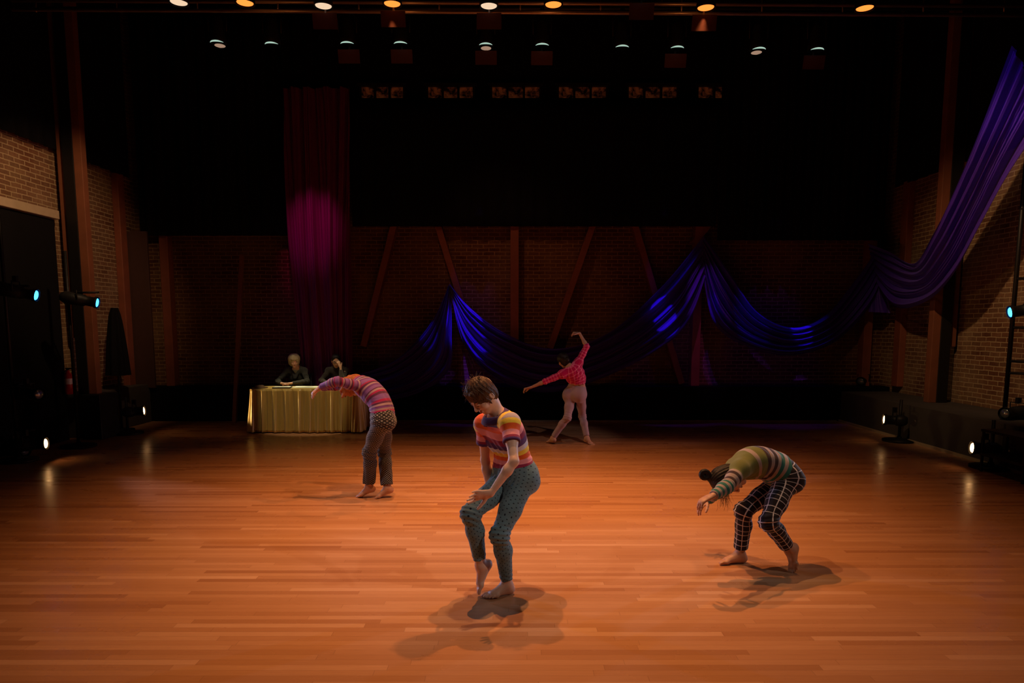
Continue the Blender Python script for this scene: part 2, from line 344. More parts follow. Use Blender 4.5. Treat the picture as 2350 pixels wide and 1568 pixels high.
# ================================================================ BODIES: signed-distance surfaces
def V3(p): return np.array([p[0], p[1], p[2]], np.float32)
def nrm(v): v = np.asarray(v, float); return v / (np.linalg.norm(v) + 1e-12)
class SDF:
    def __init__(s, h): s.h = h; s.ops = []
    def cap(s, a, b, ra, rb, k=.02, side=None, fx=1., fy=1., cuts=(), mode='u', free=()):
        """tapered capsule; side = the direction along which the section is widened by fx (fy across it)"""
        s.ops.append(('cap', V3(a), V3(b), ra, rb, k, None if side is None else V3(nrm(side)), fx, fy, [(V3(o), V3(nrm(n))) for o, n in cuts], mode)); return s
    def ell(s, c, ax, r, k=.02, cuts=(), mode='u'):
        s.ops.append(('ell', V3(c), np.array([nrm(a) for a in ax], np.float32), np.array(r, np.float32), k, [(V3(o), V3(nrm(n))) for o, n in cuts], mode)); return s
    def sph(s, c, r, k=.02, mode='u'): return s.cap(c, V3(c) + V3((0, 0, 1e-4)), r, r, k, mode=mode)
    def wr(s, c, R_, d, wl, amp):
        """soft cloth wrinkles near c: ridges across direction d, wavelength wl"""
        s.ops.append(('wr', V3(c), R_, V3(nrm(d)), wl, amp * 1.7)); return s
    def plane(s, o, n): s.ops.append(('plane', V3(o), V3(nrm(n)))); return s
    def fn(s, f): s.ops.append(('fn', f)); return s
    def mesh(s):
        h = s.h; lo = np.full(3, 1e9); hi = -lo
        for o in s.ops:
            if o[0] == 'cap' and o[10] == 'u':
                r = max(o[3], o[4]) * max(1, o[7], o[8]); lo = np.minimum(lo, np.minimum(o[1], o[2]) - r); hi = np.maximum(hi, np.maximum(o[1], o[2]) + r)
            elif o[0] == 'ell' and o[6] == 'u':
                r = max(o[3]); lo = np.minimum(lo, o[1] - r); hi = np.maximum(hi, o[1] + r)
        lo = lo - 5 * h; hi = hi + 5 * h; n = np.ceil((hi - lo) / h).astype(int) + 1
        D = np.full(n, .08, np.float32); ax = [lo[i] + h * np.arange(n[i], dtype=np.float32) for i in range(3)]
        def sub(bl, bh):
            i0 = np.clip(np.floor((bl - lo) / h).astype(int), 0, n - 1); i1 = np.clip(np.ceil((bh - lo) / h).astype(int) + 1, 1, n)
            sl = tuple(slice(a, max(b, a + 1)) for a, b in zip(i0, i1))
            P = np.stack(np.meshgrid(*[ax[i][sl[i]] for i in range(3)], indexing='ij'), -1).astype(np.float32); return sl, P
        for o in s.ops:
            if o[0] == 'cap':
                _, a, b, ra, rb, k, side, fx, fy, cuts, mode = o; pad = max(ra, rb) * max(1, fx, fy) + k + 3 * h
                sl, P = sub(np.minimum(a, b) - pad, np.maximum(a, b) + pad)
                ba = b - a; L2 = float(ba @ ba); t = np.clip(((P - a) @ ba) / L2, 0, 1); w = P - a - t[..., None] * ba
                if side is not None:
                    z = ba / math.sqrt(L2); x = side - z * float(side @ z); x = x / np.linalg.norm(x); y = np.cross(z, x)
                    wx = w @ x / fx; wy = w @ y / fy; wz = w @ z; d = np.sqrt(wx * wx + wy * wy + wz * wz) - (ra + (rb - ra) * t); d *= (fx * fy) ** .5 if min(fx, fy) > .6 else min(fx, fy) ** .5
                else: d = np.linalg.norm(w, axis=-1) - (ra + (rb - ra) * t)
            elif o[0] == 'ell':
                _, c, A, r, k, cuts, mode = o; pad = max(r) + k + 3 * h
                sl, P = sub(c - pad, c + pad); q = (P - c) @ A.T; k0 = np.linalg.norm(q / r, axis=-1); k1 = np.linalg.norm(q / (r * r), axis=-1) + 1e-9; d = k0 * (k0 - 1) / k1
            elif o[0] == 'wr':
                _, c, R_, dr, wl, amp = o; sl, P = sub(c - R_ * 1.7, c + R_ * 1.7); q = P - c; r2 = (q * q).sum(-1) / (R_ * R_)
                p2 = np.cross(dr, V3((.3, .5, .8))); ph = q @ dr * (2 * math.pi / wl) + 1.7 * np.sin(q @ p2 * 19 + c[2] * 30) + .8 * np.sin(q @ V3((.7, -.6, .2)) * 33)
                D[sl] += amp * np.sin(ph) * np.exp(-r2 * 1.8); continue
            elif o[0] == 'plane':
                P = np.stack(np.meshgrid(*ax, indexing='ij'), -1); np.maximum(D, ((P - o[1]) @ o[2]).astype(np.float32), out=D); del P; continue
            elif o[0] == 'fn':
                P = np.stack(np.meshgrid(*ax, indexing='ij'), -1); D += o[1](P).astype(np.float32); del P; continue
            for (co, cn) in cuts: d = np.maximum(d, (P - co) @ cn)
            S = D[sl]
            if mode == 'u':
                hh = np.maximum(k - np.abs(S - d), 0) / max(k, 1e-6); D[sl] = np.minimum(S, d) - hh * hh * k / 4
            else:
                d = -d; hh = np.maximum(k - np.abs(S - d), 0) / max(k, 1e-6); D[sl] = np.maximum(S, d) + hh * hh * k / 4
        D[0] = D[-1] = .05; D[:, 0] = D[:, -1] = .05; D[:, :, 0] = D[:, :, -1] = .05
        ins = D < 0
        # surface nets
        nx, ny, nz = n - 1
        cnt = np.zeros((nx, ny, nz), np.int8)
        for i in (0, 1):
            for j in (0, 1):
                for k_ in (0, 1): cnt += ins[i:i + nx, j:j + ny, k_:k_ + nz]
        cell = (cnt > 0) & (cnt < 8); C = np.argwhere(cell); idx = np.full((nx, ny, nz), -1, np.int32); idx[cell] = np.arange(len(C))
        acc = np.zeros((len(C), 3), np.float64); num = np.zeros(len(C))
        cs = [(i, j, k_) for i in (0, 1) for j in (0, 1) for k_ in (0, 1)]
        for c0 in cs:
            for a_ in range(3):
                if c0[a_]: continue
                c1 = list(c0); c1[a_] = 1
                d0 = D[C[:, 0] + c0[0], C[:, 1] + c0[1], C[:, 2] + c0[2]]; d1 = D[C[:, 0] + c1[0], C[:, 1] + c1[1], C[:, 2] + c1[2]]
                m = (d0 < 0) != (d1 < 0); t = np.where(m, d0 / np.where(m, d0 - d1, 1), 0)
                p = np.zeros((len(C), 3)); p += c0; p[:, a_] += t; acc += p * m[:, None]; num += m
        V = lo + h * (C + acc / num[:, None])
        F = []
        for a_ in range(3):
            j, k_ = (a_ + 1) % 3, (a_ + 2) % 3; s0 = [slice(None)] * 3; s1 = [slice(None)] * 3; s0[a_] = slice(0, -1); s1[a_] = slice(1, None)
            A0 = ins[tuple(s0)]; A1 = ins[tuple(s1)]
            for inv in (0, 1):
                E = np.argwhere(A0 & ~A1) if not inv else np.argwhere(~A0 & A1)
                E = E[(E[:, j] > 0) & (E[:, k_] > 0)]
                def g(dj, dk):
                    q = E.copy(); q[:, j] += dj; q[:, k_] += dk; return idx[q[:, 0], q[:, 1], q[:, 2]]
                quad = np.stack([g(-1, -1), g(0, -1), g(0, 0), g(-1, 0)], 1)
                F.append(quad if not inv else quad[:, ::-1])
        F = np.concatenate(F); F = F[(F >= 0).all(1)]
        return V, F
def smooth_v(V, F, it=1, w=.5):
    for _ in range(it):
        S = np.zeros_like(V); N = np.zeros(len(V))
        for i in range(4):
            for j in (1, 3):
                np.add.at(S, F[:, i], V[F[:, (i + j) % 4]]); np.add.at(N, F[:, i], 1)
        V = V * (1 - w) + w * S / np.maximum(N, 1)[:, None]
    return V
def sdf_obj(name, s, mats, parent, it=1, bones=None, regmat=None, lips=None):
    V, F = s.mesh(); V = smooth_v(V, F, it)
    me = bpy.data.meshes.new(name); me.vertices.add(len(V)); me.loops.add(len(F) * 4); me.polygons.add(len(F))
    o0 = np.array(parent.location) if parent else np.zeros(3)
    me.vertices.foreach_set('co', (V - o0).astype(np.float32).ravel()); me.loops.foreach_set('vertex_index', F.astype(np.int32).ravel())
    me.polygons.foreach_set('loop_start', np.arange(0, len(F) * 4, 4, dtype=np.int32)); me.polygons.foreach_set('use_smooth', np.ones(len(F), bool))
    me.update(calc_edges=True)
    for m_ in (mats if isinstance(mats, (list, tuple)) else [mats]): me.materials.append(M[m_])
    if bones is not None:
        nb = len(bones); D = np.zeros((nb, len(V)), np.float32); T = np.zeros((nb, len(V)), np.float32)
        for q, (a, b, r, u0, u1, ref, vr, g) in enumerate(bones):
            a = np.array(a, float); b = np.array(b, float); ba = b - a; t = (V - a) @ ba / (ba @ ba); w = V - a - np.clip(t, 0, 1)[:, None] * ba
            D[q] = np.linalg.norm(w, axis=1) / r; T[q] = t
        best = D.argmin(0); fb = best[F[:, 0]]; soft = [q for q in range(nb) if bones[q][7] == 0 and nb > 6 and bones[q][2] > .12]
        U = np.zeros(F.shape); A = np.zeros(F.shape); RR = np.zeros(len(F)); G = np.zeros(len(F), int)
        if soft:
            sD = D[soft]; wt = np.exp(-(sD - sD.min(0)) * 7); us = np.stack([bones[q][3] + (bones[q][4] - bones[q][3]) * np.clip(T[q], 0, 1) for q in soft]); uS = (wt * us).sum(0) / wt.sum(0)
        arms = {}
        if nb > 2:
            q0 = 0
            while q0 < nb:
                q1 = q0
                while q1 + 1 < nb and bones[q1 + 1][7] == bones[q0][7] and np.allclose(bones[q1][1], bones[q1 + 1][0]): q1 += 1
                if bones[q0][7] in (1, 2) and q1 > q0:
                    rg = list(range(q0, q1 + 1)); sD = D[rg]; wt = np.exp(-(sD - sD.min(0)) * 12); us = []
                    for k_ in rg: us.append(bones[k_][3] + (bones[k_][4] - bones[k_][3]) * np.clip(T[k_], -1. if k_ == q0 else 0, 2. if k_ == q1 else 1))
                    uc = (wt * np.stack(us)).sum(0) / wt.sum(0)
                    cs = np.zeros(len(V)); sn = np.zeros(len(V))
                    for n_, k_ in enumerate(rg):
                        a = np.array(bones[k_][0], float); ba = np.array(bones[k_][1], float) - a; z = nrm(ba); w = V - a; w = w - (w @ z)[:, None] * z
                        x = nrm(np.array(bones[k_][5]) - z * (np.array(bones[k_][5]) @ z)); y = np.cross(z, x); wx, wy = w @ x, w @ y; rr_ = np.sqrt(wx * wx + wy * wy) + 1e-9; cs += wt[n_] * wx / rr_; sn += wt[n_] * wy / rr_
                    uc = (uc, np.arctan2(sn, cs) / (2 * math.pi))
                    for k_ in rg: arms[k_] = uc
                q0 = q1 + 1
        for q, (a, b, r, u0, u1, ref, vr, g) in enumerate(bones):
            m = np.nonzero(fb == q)[0]
            if not len(m): continue
            a = np.array(a, float); b = np.array(b, float); ba = b - a; Q = V[F[m]]; t = (Q - a) @ ba / (ba @ ba); w = Q - a - t[..., None] * ba
            z = ba / np.linalg.norm(ba); x = nrm(np.array(ref) - z * (np.array(ref) @ z)); y = np.cross(z, x)
            fa = arms[q][1][F[m]] if q in arms else np.arctan2(w @ y, w @ x) / (2 * math.pi); mx = fa.max(1, keepdims=True); fa = np.where(mx - fa > .5, fa + 1, fa)
            A[m] = fa; RR[m] = vr; G[m] = g; U[m] = uS[F[m]] if q in soft else (arms[q][0][F[m]] if q in arms else u0 + (u1 - u0) * t)
        uvl = me.uv_layers.new(name='pattern'); uv = np.stack([U, A * RR[:, None]], -1); uvl.data.foreach_set('uv', uv.astype(np.float32).ravel())
        if regmat: me.polygons.foreach_set('material_index', np.array([regmat[g] for g in G], np.int32))
    if lips is not None:
        at_ = me.attributes.new('lips', 'FLOAT', 'POINT'); at_.data.foreach_set('value', lips(V).astype(np.float32))
    o = bpy.data.objects.new(name, me); COL.objects.link(o)
    if parent: o.parent = parent
    me.update(); return o
def spline(P, n):
    P = [np.array(p, float) for p in P]; P = [2 * P[0] - P[1]] + P + [2 * P[-1] - P[-2]]; out = []
    m = len(P) - 3
    for i in range(n + 1):
        t = i / n * m; k = min(int(t), m - 1); f = t - k; a, b, c, d = P[k:k + 4]
        out.append(.5 * ((2 * b) + (-a + c) * f + (2 * a - 5 * b + 4 * c - d) * f * f + (-a + 3 * b - 3 * c + d) * f ** 3))
    return out
T_PROF = [(0, .158, .104), (.14, .156, .108), (.30, .134, .098), (.42, .118, .086), (.58, .128, .094), (.74, .140, .102), (.86, .138, .095), (.94, .105, .072), (1, .06, .052)]
def prof(t):
    for (a, b) in zip(T_PROF, T_PROF[1:]):
        if t <= b[0]: f = (t - a[0]) / (b[0] - a[0]); return a[1] + (b[1] - a[1]) * f, a[2] + (b[2] - a[2]) * f
    return T_PROF[-1][1:]
class Body:
    """skeleton in world space; J holds the joints"""
    def __init__(s, J, k=1.0, man=False):
        s.J = {a: np.array(b, float) for a, b in J.items()}; J = s.J; s.k = k
        s.hl = nrm(J['hipL'] - J['hipR']); s.sl = nrm(J['shL'] - J['shR'])
        s.N = 12; s.sp = spline([J['pel']] + [J[q] for q in ('low', 'mid', 'upp') if q in J] + [J['neck']], s.N)
        s.lat = [nrm(s.hl * (1 - i / s.N) + s.sl * (i / s.N)) for i in range(s.N + 1)]
        s.shw = 1.12 if man else 1.0
        s.fw = [nrm(np.cross(s.lat[i], nrm(s.sp[min(i + 1, s.N)] - s.sp[max(i - 1, 0)]))) for i in range(s.N + 1)]   # belly side


    def torso(s, S, infl=0., lo=0., hi=1., k=.03, cuts=()):
        for i in range(s.N):
            t0, t1 = i / s.N, (i + 1) / s.N
            if t1 < lo or t0 > hi: continue
            (a0, b0), (a1, b1) = prof(t0), prof(t1); q = s.k
            r0, r1 = b0 * q + infl, b1 * q + infl; fx = ((a0 * q * s.shw + infl) / r0 + (a1 * q * s.shw + infl) / r1) / 2
            S.cap(s.sp[i], s.sp[i + 1], r0, r1, k, s.lat[i], fx, 1., cuts=cuts)
    def chest(s, S, infl=0.):
        i = int(s.N * .72); c = s.sp[i]
        for sg in (-1, 1): S.sph(c + s.fw[i] * .062 * s.k + s.lat[i] * sg * .062 * s.k, .05 * s.k + infl, .045)
    def shoulders(s, S, infl=0.):
        J = s.J; nb = s.sp[int(s.N * .9)]
        for sd in 'LR':
            S.cap(J['neck'] * .55 + nb * .45, J['sh' + sd], .036 + infl, .043 + infl, .05); S.sph(J['sh' + sd], .047 * s.k + infl, .04)
            S.cap(nb, J['sh' + sd], .055 + infl, .045 + infl, .05)
    def hips(s, S, infl=0., cuts=()):
        J = s.J; f = s.fw[0]; u = nrm(s.sp[1] - s.sp[0])
        S.cap(J['hipR'], J['hipL'], .092 * s.k + infl, .092 * s.k + infl, .05, cuts=cuts)
        for sd in 'LR': S.cap(J['hip' + sd] - f * .045 - u * .03, J['hip' + sd] - f * .035 + u * .03, .080 * s.k + infl, .074 * s.k + infl, .05, cuts=cuts)
    def arm(s, S, sd, infl=0., cut=None, upto=2., k=.02):
        J = s.J; a, b, c = J['sh' + sd], J['el' + sd], J['wr' + sd]; q = s.k
        cu = [] if cut is None else [cut]
        S.cap(a, a * .5 + b * .5,   .044 * q + infl, .040 * q + infl, k, cuts=cu); S.cap(a * .5 + b * .5, b, .040 * q + infl, .032 * q + infl, k, cuts=cu)
        if upto > 1:
            m = b * .72 + c * .28; S.cap(b, m, .033 * q + infl, .034 * q + infl, k, cuts=cu); S.cap(m, c, .034 * q + infl, .021 * q + infl, k, cuts=cu)
    def leg(s, S, sd, infl=0., cut=None, k=.03, ank=None):
        J = s.J; h, kn, an = J['hip' + sd], J['kn' + sd], J['an' + sd]; q = s.k; cu = [] if cut is None else [cut]
        m = h * .45 + kn * .55; S.cap(h, m, .086 * q + infl, .070 * q + infl, k); S.cap(m, kn, .070 * q + infl, .053 * q + infl, k)
        bk = nrm(np.cross(np.cross(kn - h, an - kn), an - h) + 1e-9); bend = nrm(((h + an) / 2 - kn) + 1e-6 * s.fw[0]); ca = kn * .68 + an * .32 + bend * .016
        S.sph(kn - bend * .006, .055 * q + infl, k, )
        ra = ank or .035
        S.cap(kn, ca, .052 * q + infl, .053 * q + infl, k, cuts=cu); S.cap(ca, an, .053 * q + infl, ra * q + infl, k, cuts=cu)
    def foot(s, S, sd, td, up, side=None):
        """td = towards the toes, up = top of the foot"""
        A = s.J['an' + sd]; td = nrm(td); up = nrm(np.array(up) - td * np.dot(up, td)); lt = np.cross(up, td) * (1 if sd == 'L' else -1)   # lt = outward
        q = .96
        S.cap(A, A - up * .035 * q - td * .012, .034, .034, .02); S.cap(A - td * .012 - up * .01, A - td * .034 * q - up * .045 * q, .030, .027, .02)
        ball = A + td * .115 * q - up * .056 * q
        S.cap(A - td * .02 - up * .047, ball, .025, .017, .02, lt, 1.3, 1.); S.cap(A - up * .015 + td * .01, ball + up * .008, .034, .016, .03, lt, 1.25, 1.)
        S.cap(ball - lt * .026 + td * .006, ball + lt * .030 - td * .018, .017, .014, .02)
        for i in range(5):
            o = (-.032, -.013, .002, .017, .031)[i]; L = (.050, .050, .044, .036, .028)[i] * q; r = (.0125, .0092, .0088, .0085, .0082)[i]
            p = ball + lt * o + td * (.010, .010, .006, -.001, -.010)[i] - up * .002; S.cap(p, p + td * (L * .6) + up * .003, r * 1.05, r * .95, .006); S.cap(p + td * L * .6 + up * .003, p + td * L - up * .004, r * .95, r * .9, .004)
    def hand(s, S, sd, d, n, curl=.3, spread=.12, thumb=.8, splay=None, sc=1.):
        """d = along the fingers, n = out of the palm"""
        Wp = s.J['wr' + sd]; d = nrm(d); n = nrm(np.array(n) - d * np.dot(n, d)); t = np.cross(n, d) if sd == 'L' else np.cross(d, n)
        S.cap(Wp, Wp + d * .03, .020, .022, .015, t, 1.15, .8); S.cap(Wp + d * .02, Wp + d * .078 * sc, .025, .03, .012, t, 1.2, .52)
        for i in range(4):
            o = (.030, .010, -.010, -.029)[i]; L = (.068, .076, .070, .055)[i] * sc; r = (.0088, .009, .0086, .0078)[i]; p = Wp + d * (.078 - abs(i - 1) * .004) * sc + t * o
            dd = nrm(d + t * (1.5 - i) * spread); c = curl if not isinstance(curl, (tuple, list)) else curl[i]
            for j, f in enumerate((.45, .30, .25)):
                an = c * (.8 + j * .7) ; e = dd * math.cos(an) + n * math.sin(an); q = p + e * L * f
                S.cap(p, q, r * (1 - .1 * j), r * (.93 - .1 * j), .005); p = q
        p = Wp + d * .022 + t * .022; e = nrm(d * .6 + t * thumb + n * .25)
        for j, L in enumerate((.038, .030, .024)):
            q = p + nrm(e + (d * .25 + n * .1) * j) * L * sc; S.cap(p, q, .0125 - .0014 * j, .0112 - .0014 * j, .010 if j == 0 else .005); p = q
    def head(s, S, C, f, u, eyes=True, neck=True, q=1.):
        C = np.array(C, float); f = nrm(f); u = nrm(np.array(u) - f * np.dot(u, f)); l = np.cross(u, f); s.H = (C, f, u, l); s.hq = q
        P = lambda a, b, c=0.: C + (f * a + u * b + l * c) * q
        S.ell(P(-.012, .03), (f, u, l), (.092 * q, .088 * q, .074 * q), .02); S.ell(P(.018, -.028), (f, u, l), (.068 * q, .080 * q, .056 * q), .03)
        S.cap(P(.045, -.088), P(.062, -.094), .020 * q, .017 * q, .03, l, 1.3, 1.)
        for c in (-1, 1):
            S.cap(P(-.008, -.050, c * .044), P(.052, -.092, c * .010), .012 * q, .012 * q, .02)
            S.sph(P(.060, -.028, c * .038), .019 * q, .03)
            S.sph(P(.096, .004, c * .031), .015 * q, .012, mode='s')
            S.cap(P(.084, .024, c * .012), P(.074, .025, c * .045), .008 * q, .006 * q, .012)
            S.ell(P(-.012, -.006, c * .076), (f, u, l), (.017 * q, .031 * q, .010 * q), .006)
            S.ell(P(-.008, -.004, c * .086), (f, u, l), (.009 * q, .019 * q, .009 * q), .003, mode='s')
            S.sph(P(.096, -.036, c * .011), .0075 * q, .006)
            if eyes == 'down': S.ell(P(.0790, .004, c * .031), (f, u, l), (.0125 * q, .011 * q, .015 * q), .003)
            else: S.ell(P(.0775, .011, c * .031), (f, u, l), (.0125 * q, .006 * q, .016 * q), .004)
        S.cap(P(.084, .012), P(.106, -.032), .0075 * q, .0105 * q, .010)
        for (b, r) in ((-.0585, .0052), (-.0665, .006)): S.cap(P(.083, b, -.016), P(.089, b, 0), r * q * .8, r * q, .004); S.cap(P(.083, b, .016), P(.089, b, 0), r * q * .8, r * q, .004)
        if neck:
            S.cap(s.J['neck'], P(-.032, -.045), .046, .046 * q, .03)
            S.cap(s.J['neck'] + s.fw[-1] * .02, P(-.008, -.07), .034, .032, .025)
        s.P = P
    def lipf(s):
        C = s.P(.088, -.0625)
        l, u, f = s.H[3], s.H[2], s.H[1]
        def g(V):
            w = V - C; return np.clip(1.6 - 1.6 * np.sqrt((w @ l / .021) ** 2 + (w @ u / .0095) ** 2 + (w @ f / .02) ** 2) ** 2, 0, 1)
        return g
    def face_parts(s, body, root, eyes='open', iris='eye_dark', brow='hair_dark_brown'):
        P, (C, f, u, l), q = s.P, s.H, s.hq; o0 = Vector(root.location)
        def pv(*a): return Vector(P(*a)) - o0
        for c in (-1, 1):
            if eyes == 'open':
                e = MB(); c0 = P(.0775, .003, c * .031); n_ = 12
                e.lathe(pv(.0655, .003, c * .031), Vector(f), [(.0, .002), (.002, .0065), (.006, .0108), (.012, .012), (.017, .0105), (.0205, .0075), (.0228, .004), (.0235, .0008)], n_)
                eo = e.build('eye', M['eye_white'], root)
                i_ = MB(); i_.lathe(pv(.0855, .002, c * .031), Vector(f), [(0, .0062), (.0025, .0058), (.0035, .002), (.0037, .0004)], 12); i_.build('iris', M[iris], eo)
            else:
                e = MB(); pts = [pv(.0905 - abs(k) * .0018, -.0045 - .0005 * (2 - abs(k)), c * (.031 + .0065 * k)) for k in (-2, -1, 0, 1, 2)]; e.tube(pts, [.0008, .0018, .002, .0018, .0008], 6); e.build('eyelash', M['eye_dark'], root)
            b = MB(); pts = [pv(.093 - .004 * k * k * .4, .026 + .002 * (k < 2), c * (.014 + .0105 * k)) for k in range(4)]; b.tube(pts, [.0022, .0034, .003, .0012], 6); b.build('eyebrow', M[brow], root)
def bend(a, b, c, f=.3, n=6):
    """polyline a-b-c with its corner rounded"""
    L = min(np.linalg.norm(a - b), np.linalg.norm(c - b)) * f; p = b + nrm(a - b) * L; q = b + nrm(c - b) * L
    return [a] + [p * (1 - t) ** 2 + b * 2 * t * (1 - t) + q * t * t for t in [i / n for i in range(n + 1)]] + [c]
def chain_bones(P, rs, u0, ref, vr, g, rp):
    """cloth bends round the outside of a joint, so the pattern gets the extra length r * angle there"""
    out = []; u = u0; n = len(P) - 1; D_ = [nrm(P[i + 1] - P[i]) for i in range(n)]
    for i in range(n):
        L = float(np.linalg.norm(P[i + 1] - P[i])); ext = 0
        if 0 < i < n - 1: ext = rp * (math.acos(min(1, max(-1, float(D_[i - 1] @ D_[i])))) + math.acos(min(1, max(-1, float(D_[i] @ D_[i + 1]))))) / 2
        out.append((P[i], P[i + 1], rs[0] + (rs[1] - rs[0]) * i / n, u, u + L + ext, ref, vr, g)); u += L + ext
    return out
def sleeve_bones(B, sd, u0, ref, vr, g, r=.05, both=True):
    J = B.J; a, b, c = J['sh' + sd], J['el' + sd], J['wr' + sd]
    if not both: return [(a, b, r, u0, u0 + np.linalg.norm(b - a), ref, vr, g)]
    return chain_bones(bend(a, b, c), (r, r * .85), u0, ref, vr, g, .04)
def torso_bones(B, off, vr, g):
    out = []; L = [0]
    for i in range(B.N): L.append(L[-1] + np.linalg.norm(B.sp[i + 1] - B.sp[i]))
    for i in range(B.N): out.append((B.sp[i], B.sp[i + 1], .13, off + L[-1] - L[i], off + L[-1] - L[i + 1], B.fw[i], vr, g))
    return out
def leg_bones(B, sd, vr, g=2):
    J = B.J; h, kn, an = J['hip' + sd], J['kn' + sd], J['an' + sd]; up = h + nrm(B.sp[2] - B.sp[0]) * .24
    P = bend(up, h, kn, .45, 5)[:-1]; Q = bend(h, kn, an, .32, 7)[1:]
    return chain_bones(P + Q, (.10, .055), 0, B.hl, vr, g, .05)
def strands(name, mat, parent, root_pts, tips, r=.0012, wob=.01, seed=1, seg=6):
    rnd = random.Random(seed); mb = MB(); o0 = Vector(parent.location)
    for a, b in zip(root_pts, tips):
        a = Vector(a) - o0; b = Vector(b) - o0; pts = []
        ox = Vector((rnd.uniform(-1, 1), rnd.uniform(-1, 1), rnd.uniform(-1, 1))) * wob
        for i in range(seg + 1):
            t = i / seg; pts.append(a.lerp(b, t) + ox * math.sin(t * math.pi * 1.3) + Vector((rnd.uniform(-1, 1), rnd.uniform(-1, 1), 0)) * wob * .25 * t)
        mb.tube(pts, [r * (1 - .6 * i / seg) for i in range(seg + 1)], 4)
    return mb.build(name, M[mat], parent)
def ring(name, mat, parent, o0, c, nrm_, r, tube, side, sq=1., n=36, sag=None):
    """knitted neckband: an elliptical ring round the neck"""
    c = Vector(c); z = Vector(nrm_).normalized(); x = Vector(side); x = (x - z * x.dot(z)).normalized(); y = z.cross(x); mb = MB(); o0 = Vector(o0)
    V = []; F = []; m = 8
    for i in range(n):
        a = 2 * math.pi * i / n; e = x * math.cos(a) + y * math.sin(a) * sq; p = c + e * r + (z * (sag * math.sin(a)) if sag else Vector())
        for j in range(m):
            b = 2 * math.pi * j / m; V.append(p + e.normalized() * math.cos(b) * tube * .45 + (z * math.sin(b) + e * math.sin(b) * -.55) * tube - o0)
    for i in range(n):
        for j in range(m): F.append((i * m + j, ((i + 1) % n) * m + j, ((i + 1) % n) * m + (j + 1) % m, i * m + (j + 1) % m))
    mb.add(V, F, True); o = mb.build(name, M[mat], parent)
    return o

# ================================================================ THE ROOM
def structure(name, mb, m, bevel=0):
    return tag(mb.build(name, M[m], None, bevel), kind='structure')
BY = 13.35
structure('floor', MB().box((0, 6.2, -.05), (14.6, 14.6, .1)), 'maple_floor')
structure('ceiling', MB().box((0, 6.2, 7.65), (14.6, 14.6, .1)), 'black_paint')
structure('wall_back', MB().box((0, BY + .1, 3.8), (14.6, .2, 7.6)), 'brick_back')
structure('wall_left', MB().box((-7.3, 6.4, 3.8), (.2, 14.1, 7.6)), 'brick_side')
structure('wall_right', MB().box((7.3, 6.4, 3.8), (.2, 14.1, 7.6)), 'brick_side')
structure('trim_1', MB().box((0, 13.15, .33), (14.4, .38, .66)), 'black_cloth', .01)
structure('trim_7', MB().box((0, 13.335, 6.75), (14.2, .02, 1.7)), 'black_cloth')
structure('trim_2', MB().box((6.72, 6.2, .29), (.94, 13.4, .58)), 'charcoal_wall', .01)
structure('trim_3', MB().box((-7.04, 11.95, .36), (.32, 1.95, .72)), 'charcoal_wall', .01)
structure('baseboard_right', MB().box((6.235, 6.2, .02), (.03, 13.4, .04)), 'trim_wood')
structure('baseboard_back', MB().box((1.9, 12.93, .012), (8.6, .03, .024)), 'trim_wood')
# doorway in the left wall: lintel, jamb and the black blank behind
structure('door_1', MB().box((-7.14, 8.6, 1.72), (.12, 4.4, 3.44)), 'black_cloth')
structure('trim_4', MB().box((-7.10, 8.6, 3.52), (.16, 4.5, .13)), 'trim_wood', .01)
# end columns where the side walls meet the back wall
structure('trim_5', MB().box((-7.14, 12.72, 2.6), (.12, .2, 3.9)), 'timber_dark', .01)
structure('trim_6', MB().box((7.14, 12.62, 2.55), (.12, .2, 3.7)), 'timber_dark', .01)

def beam(name, a, b, w, d, label, group='red-brown timbers bracing the back wall'):
    o = MB().bar(a, b, w, d, Vector((0, 1, 0))).build(name, M['timber_dark'], None, .008)
    tag(o, label, 'beam', group); return base_to(o, b)
TY = 13.22
def post(px, y0, y1, w, label, Y=TY): a = at(px, y0, Y); b = at(px, y1, Y); b.x = a.x; beam('timber_post', a, Vector((a.x, Y, .66)), .16, w, label)
post(1181, 500, 880, .22, 'upright timber post in the middle of the back wall, between two slanted braces')
post(1603, 500, 880, .21, 'upright timber post under the peak of the purple swags')
post(745, 500, 880, .21, 'upright timber post behind the magenta drape')
post(2000, 520, 880, .21, 'upright timber post at the right end of the back wall')
post(378, 520, 880, .20, 'upright timber post at the left end of the back wall')
def brace(p0, p1, label, w=.21): beam('diagonal_brace', at(*p0, TY + .02), at(*p1, TY + .02), .12, w, label)
brace((910, 500), (836, 795), 'slanted brace just right of the magenta drape, leaning right at the top')
brace((1000, 500), (1092, 800), 'slanted brace whose foot goes behind the peak of the first purple swag')
brace((1366, 500), (1262, 800), 'slanted brace above the pink dancer, leaning right at the top')
brace((1450, 500), (1562, 880), 'slanted brace left of the highest purple swag peak')
brace((1625, 515), (1590, 560), 'short slanted timber stub above the highest swag peak')
pl = MB().bar(at(555, 585, 12.75), Vector((at(538, 968, 12.6).x, 12.6, .02)), .07, .07, Vector((0, 1, 0))).build('leaning_plank', M['timber_red'], None, .004); tag(pl, 'thin reddish plank leaning upright left of the gold table', 'plank'); base_to(pl, (at(538, 968, 12.6).x, 12.6, 0))
pw = MB().box((-6.95, 12.88, 2.1), (.42, .05, 2.9)).build('wall_panel', M['panel_dark'], None, .005); tag(pw, 'dark brown panel beside the back left corner of the brick wall', 'panel'); base_to(pw, (-6.95, 12.88, .66))

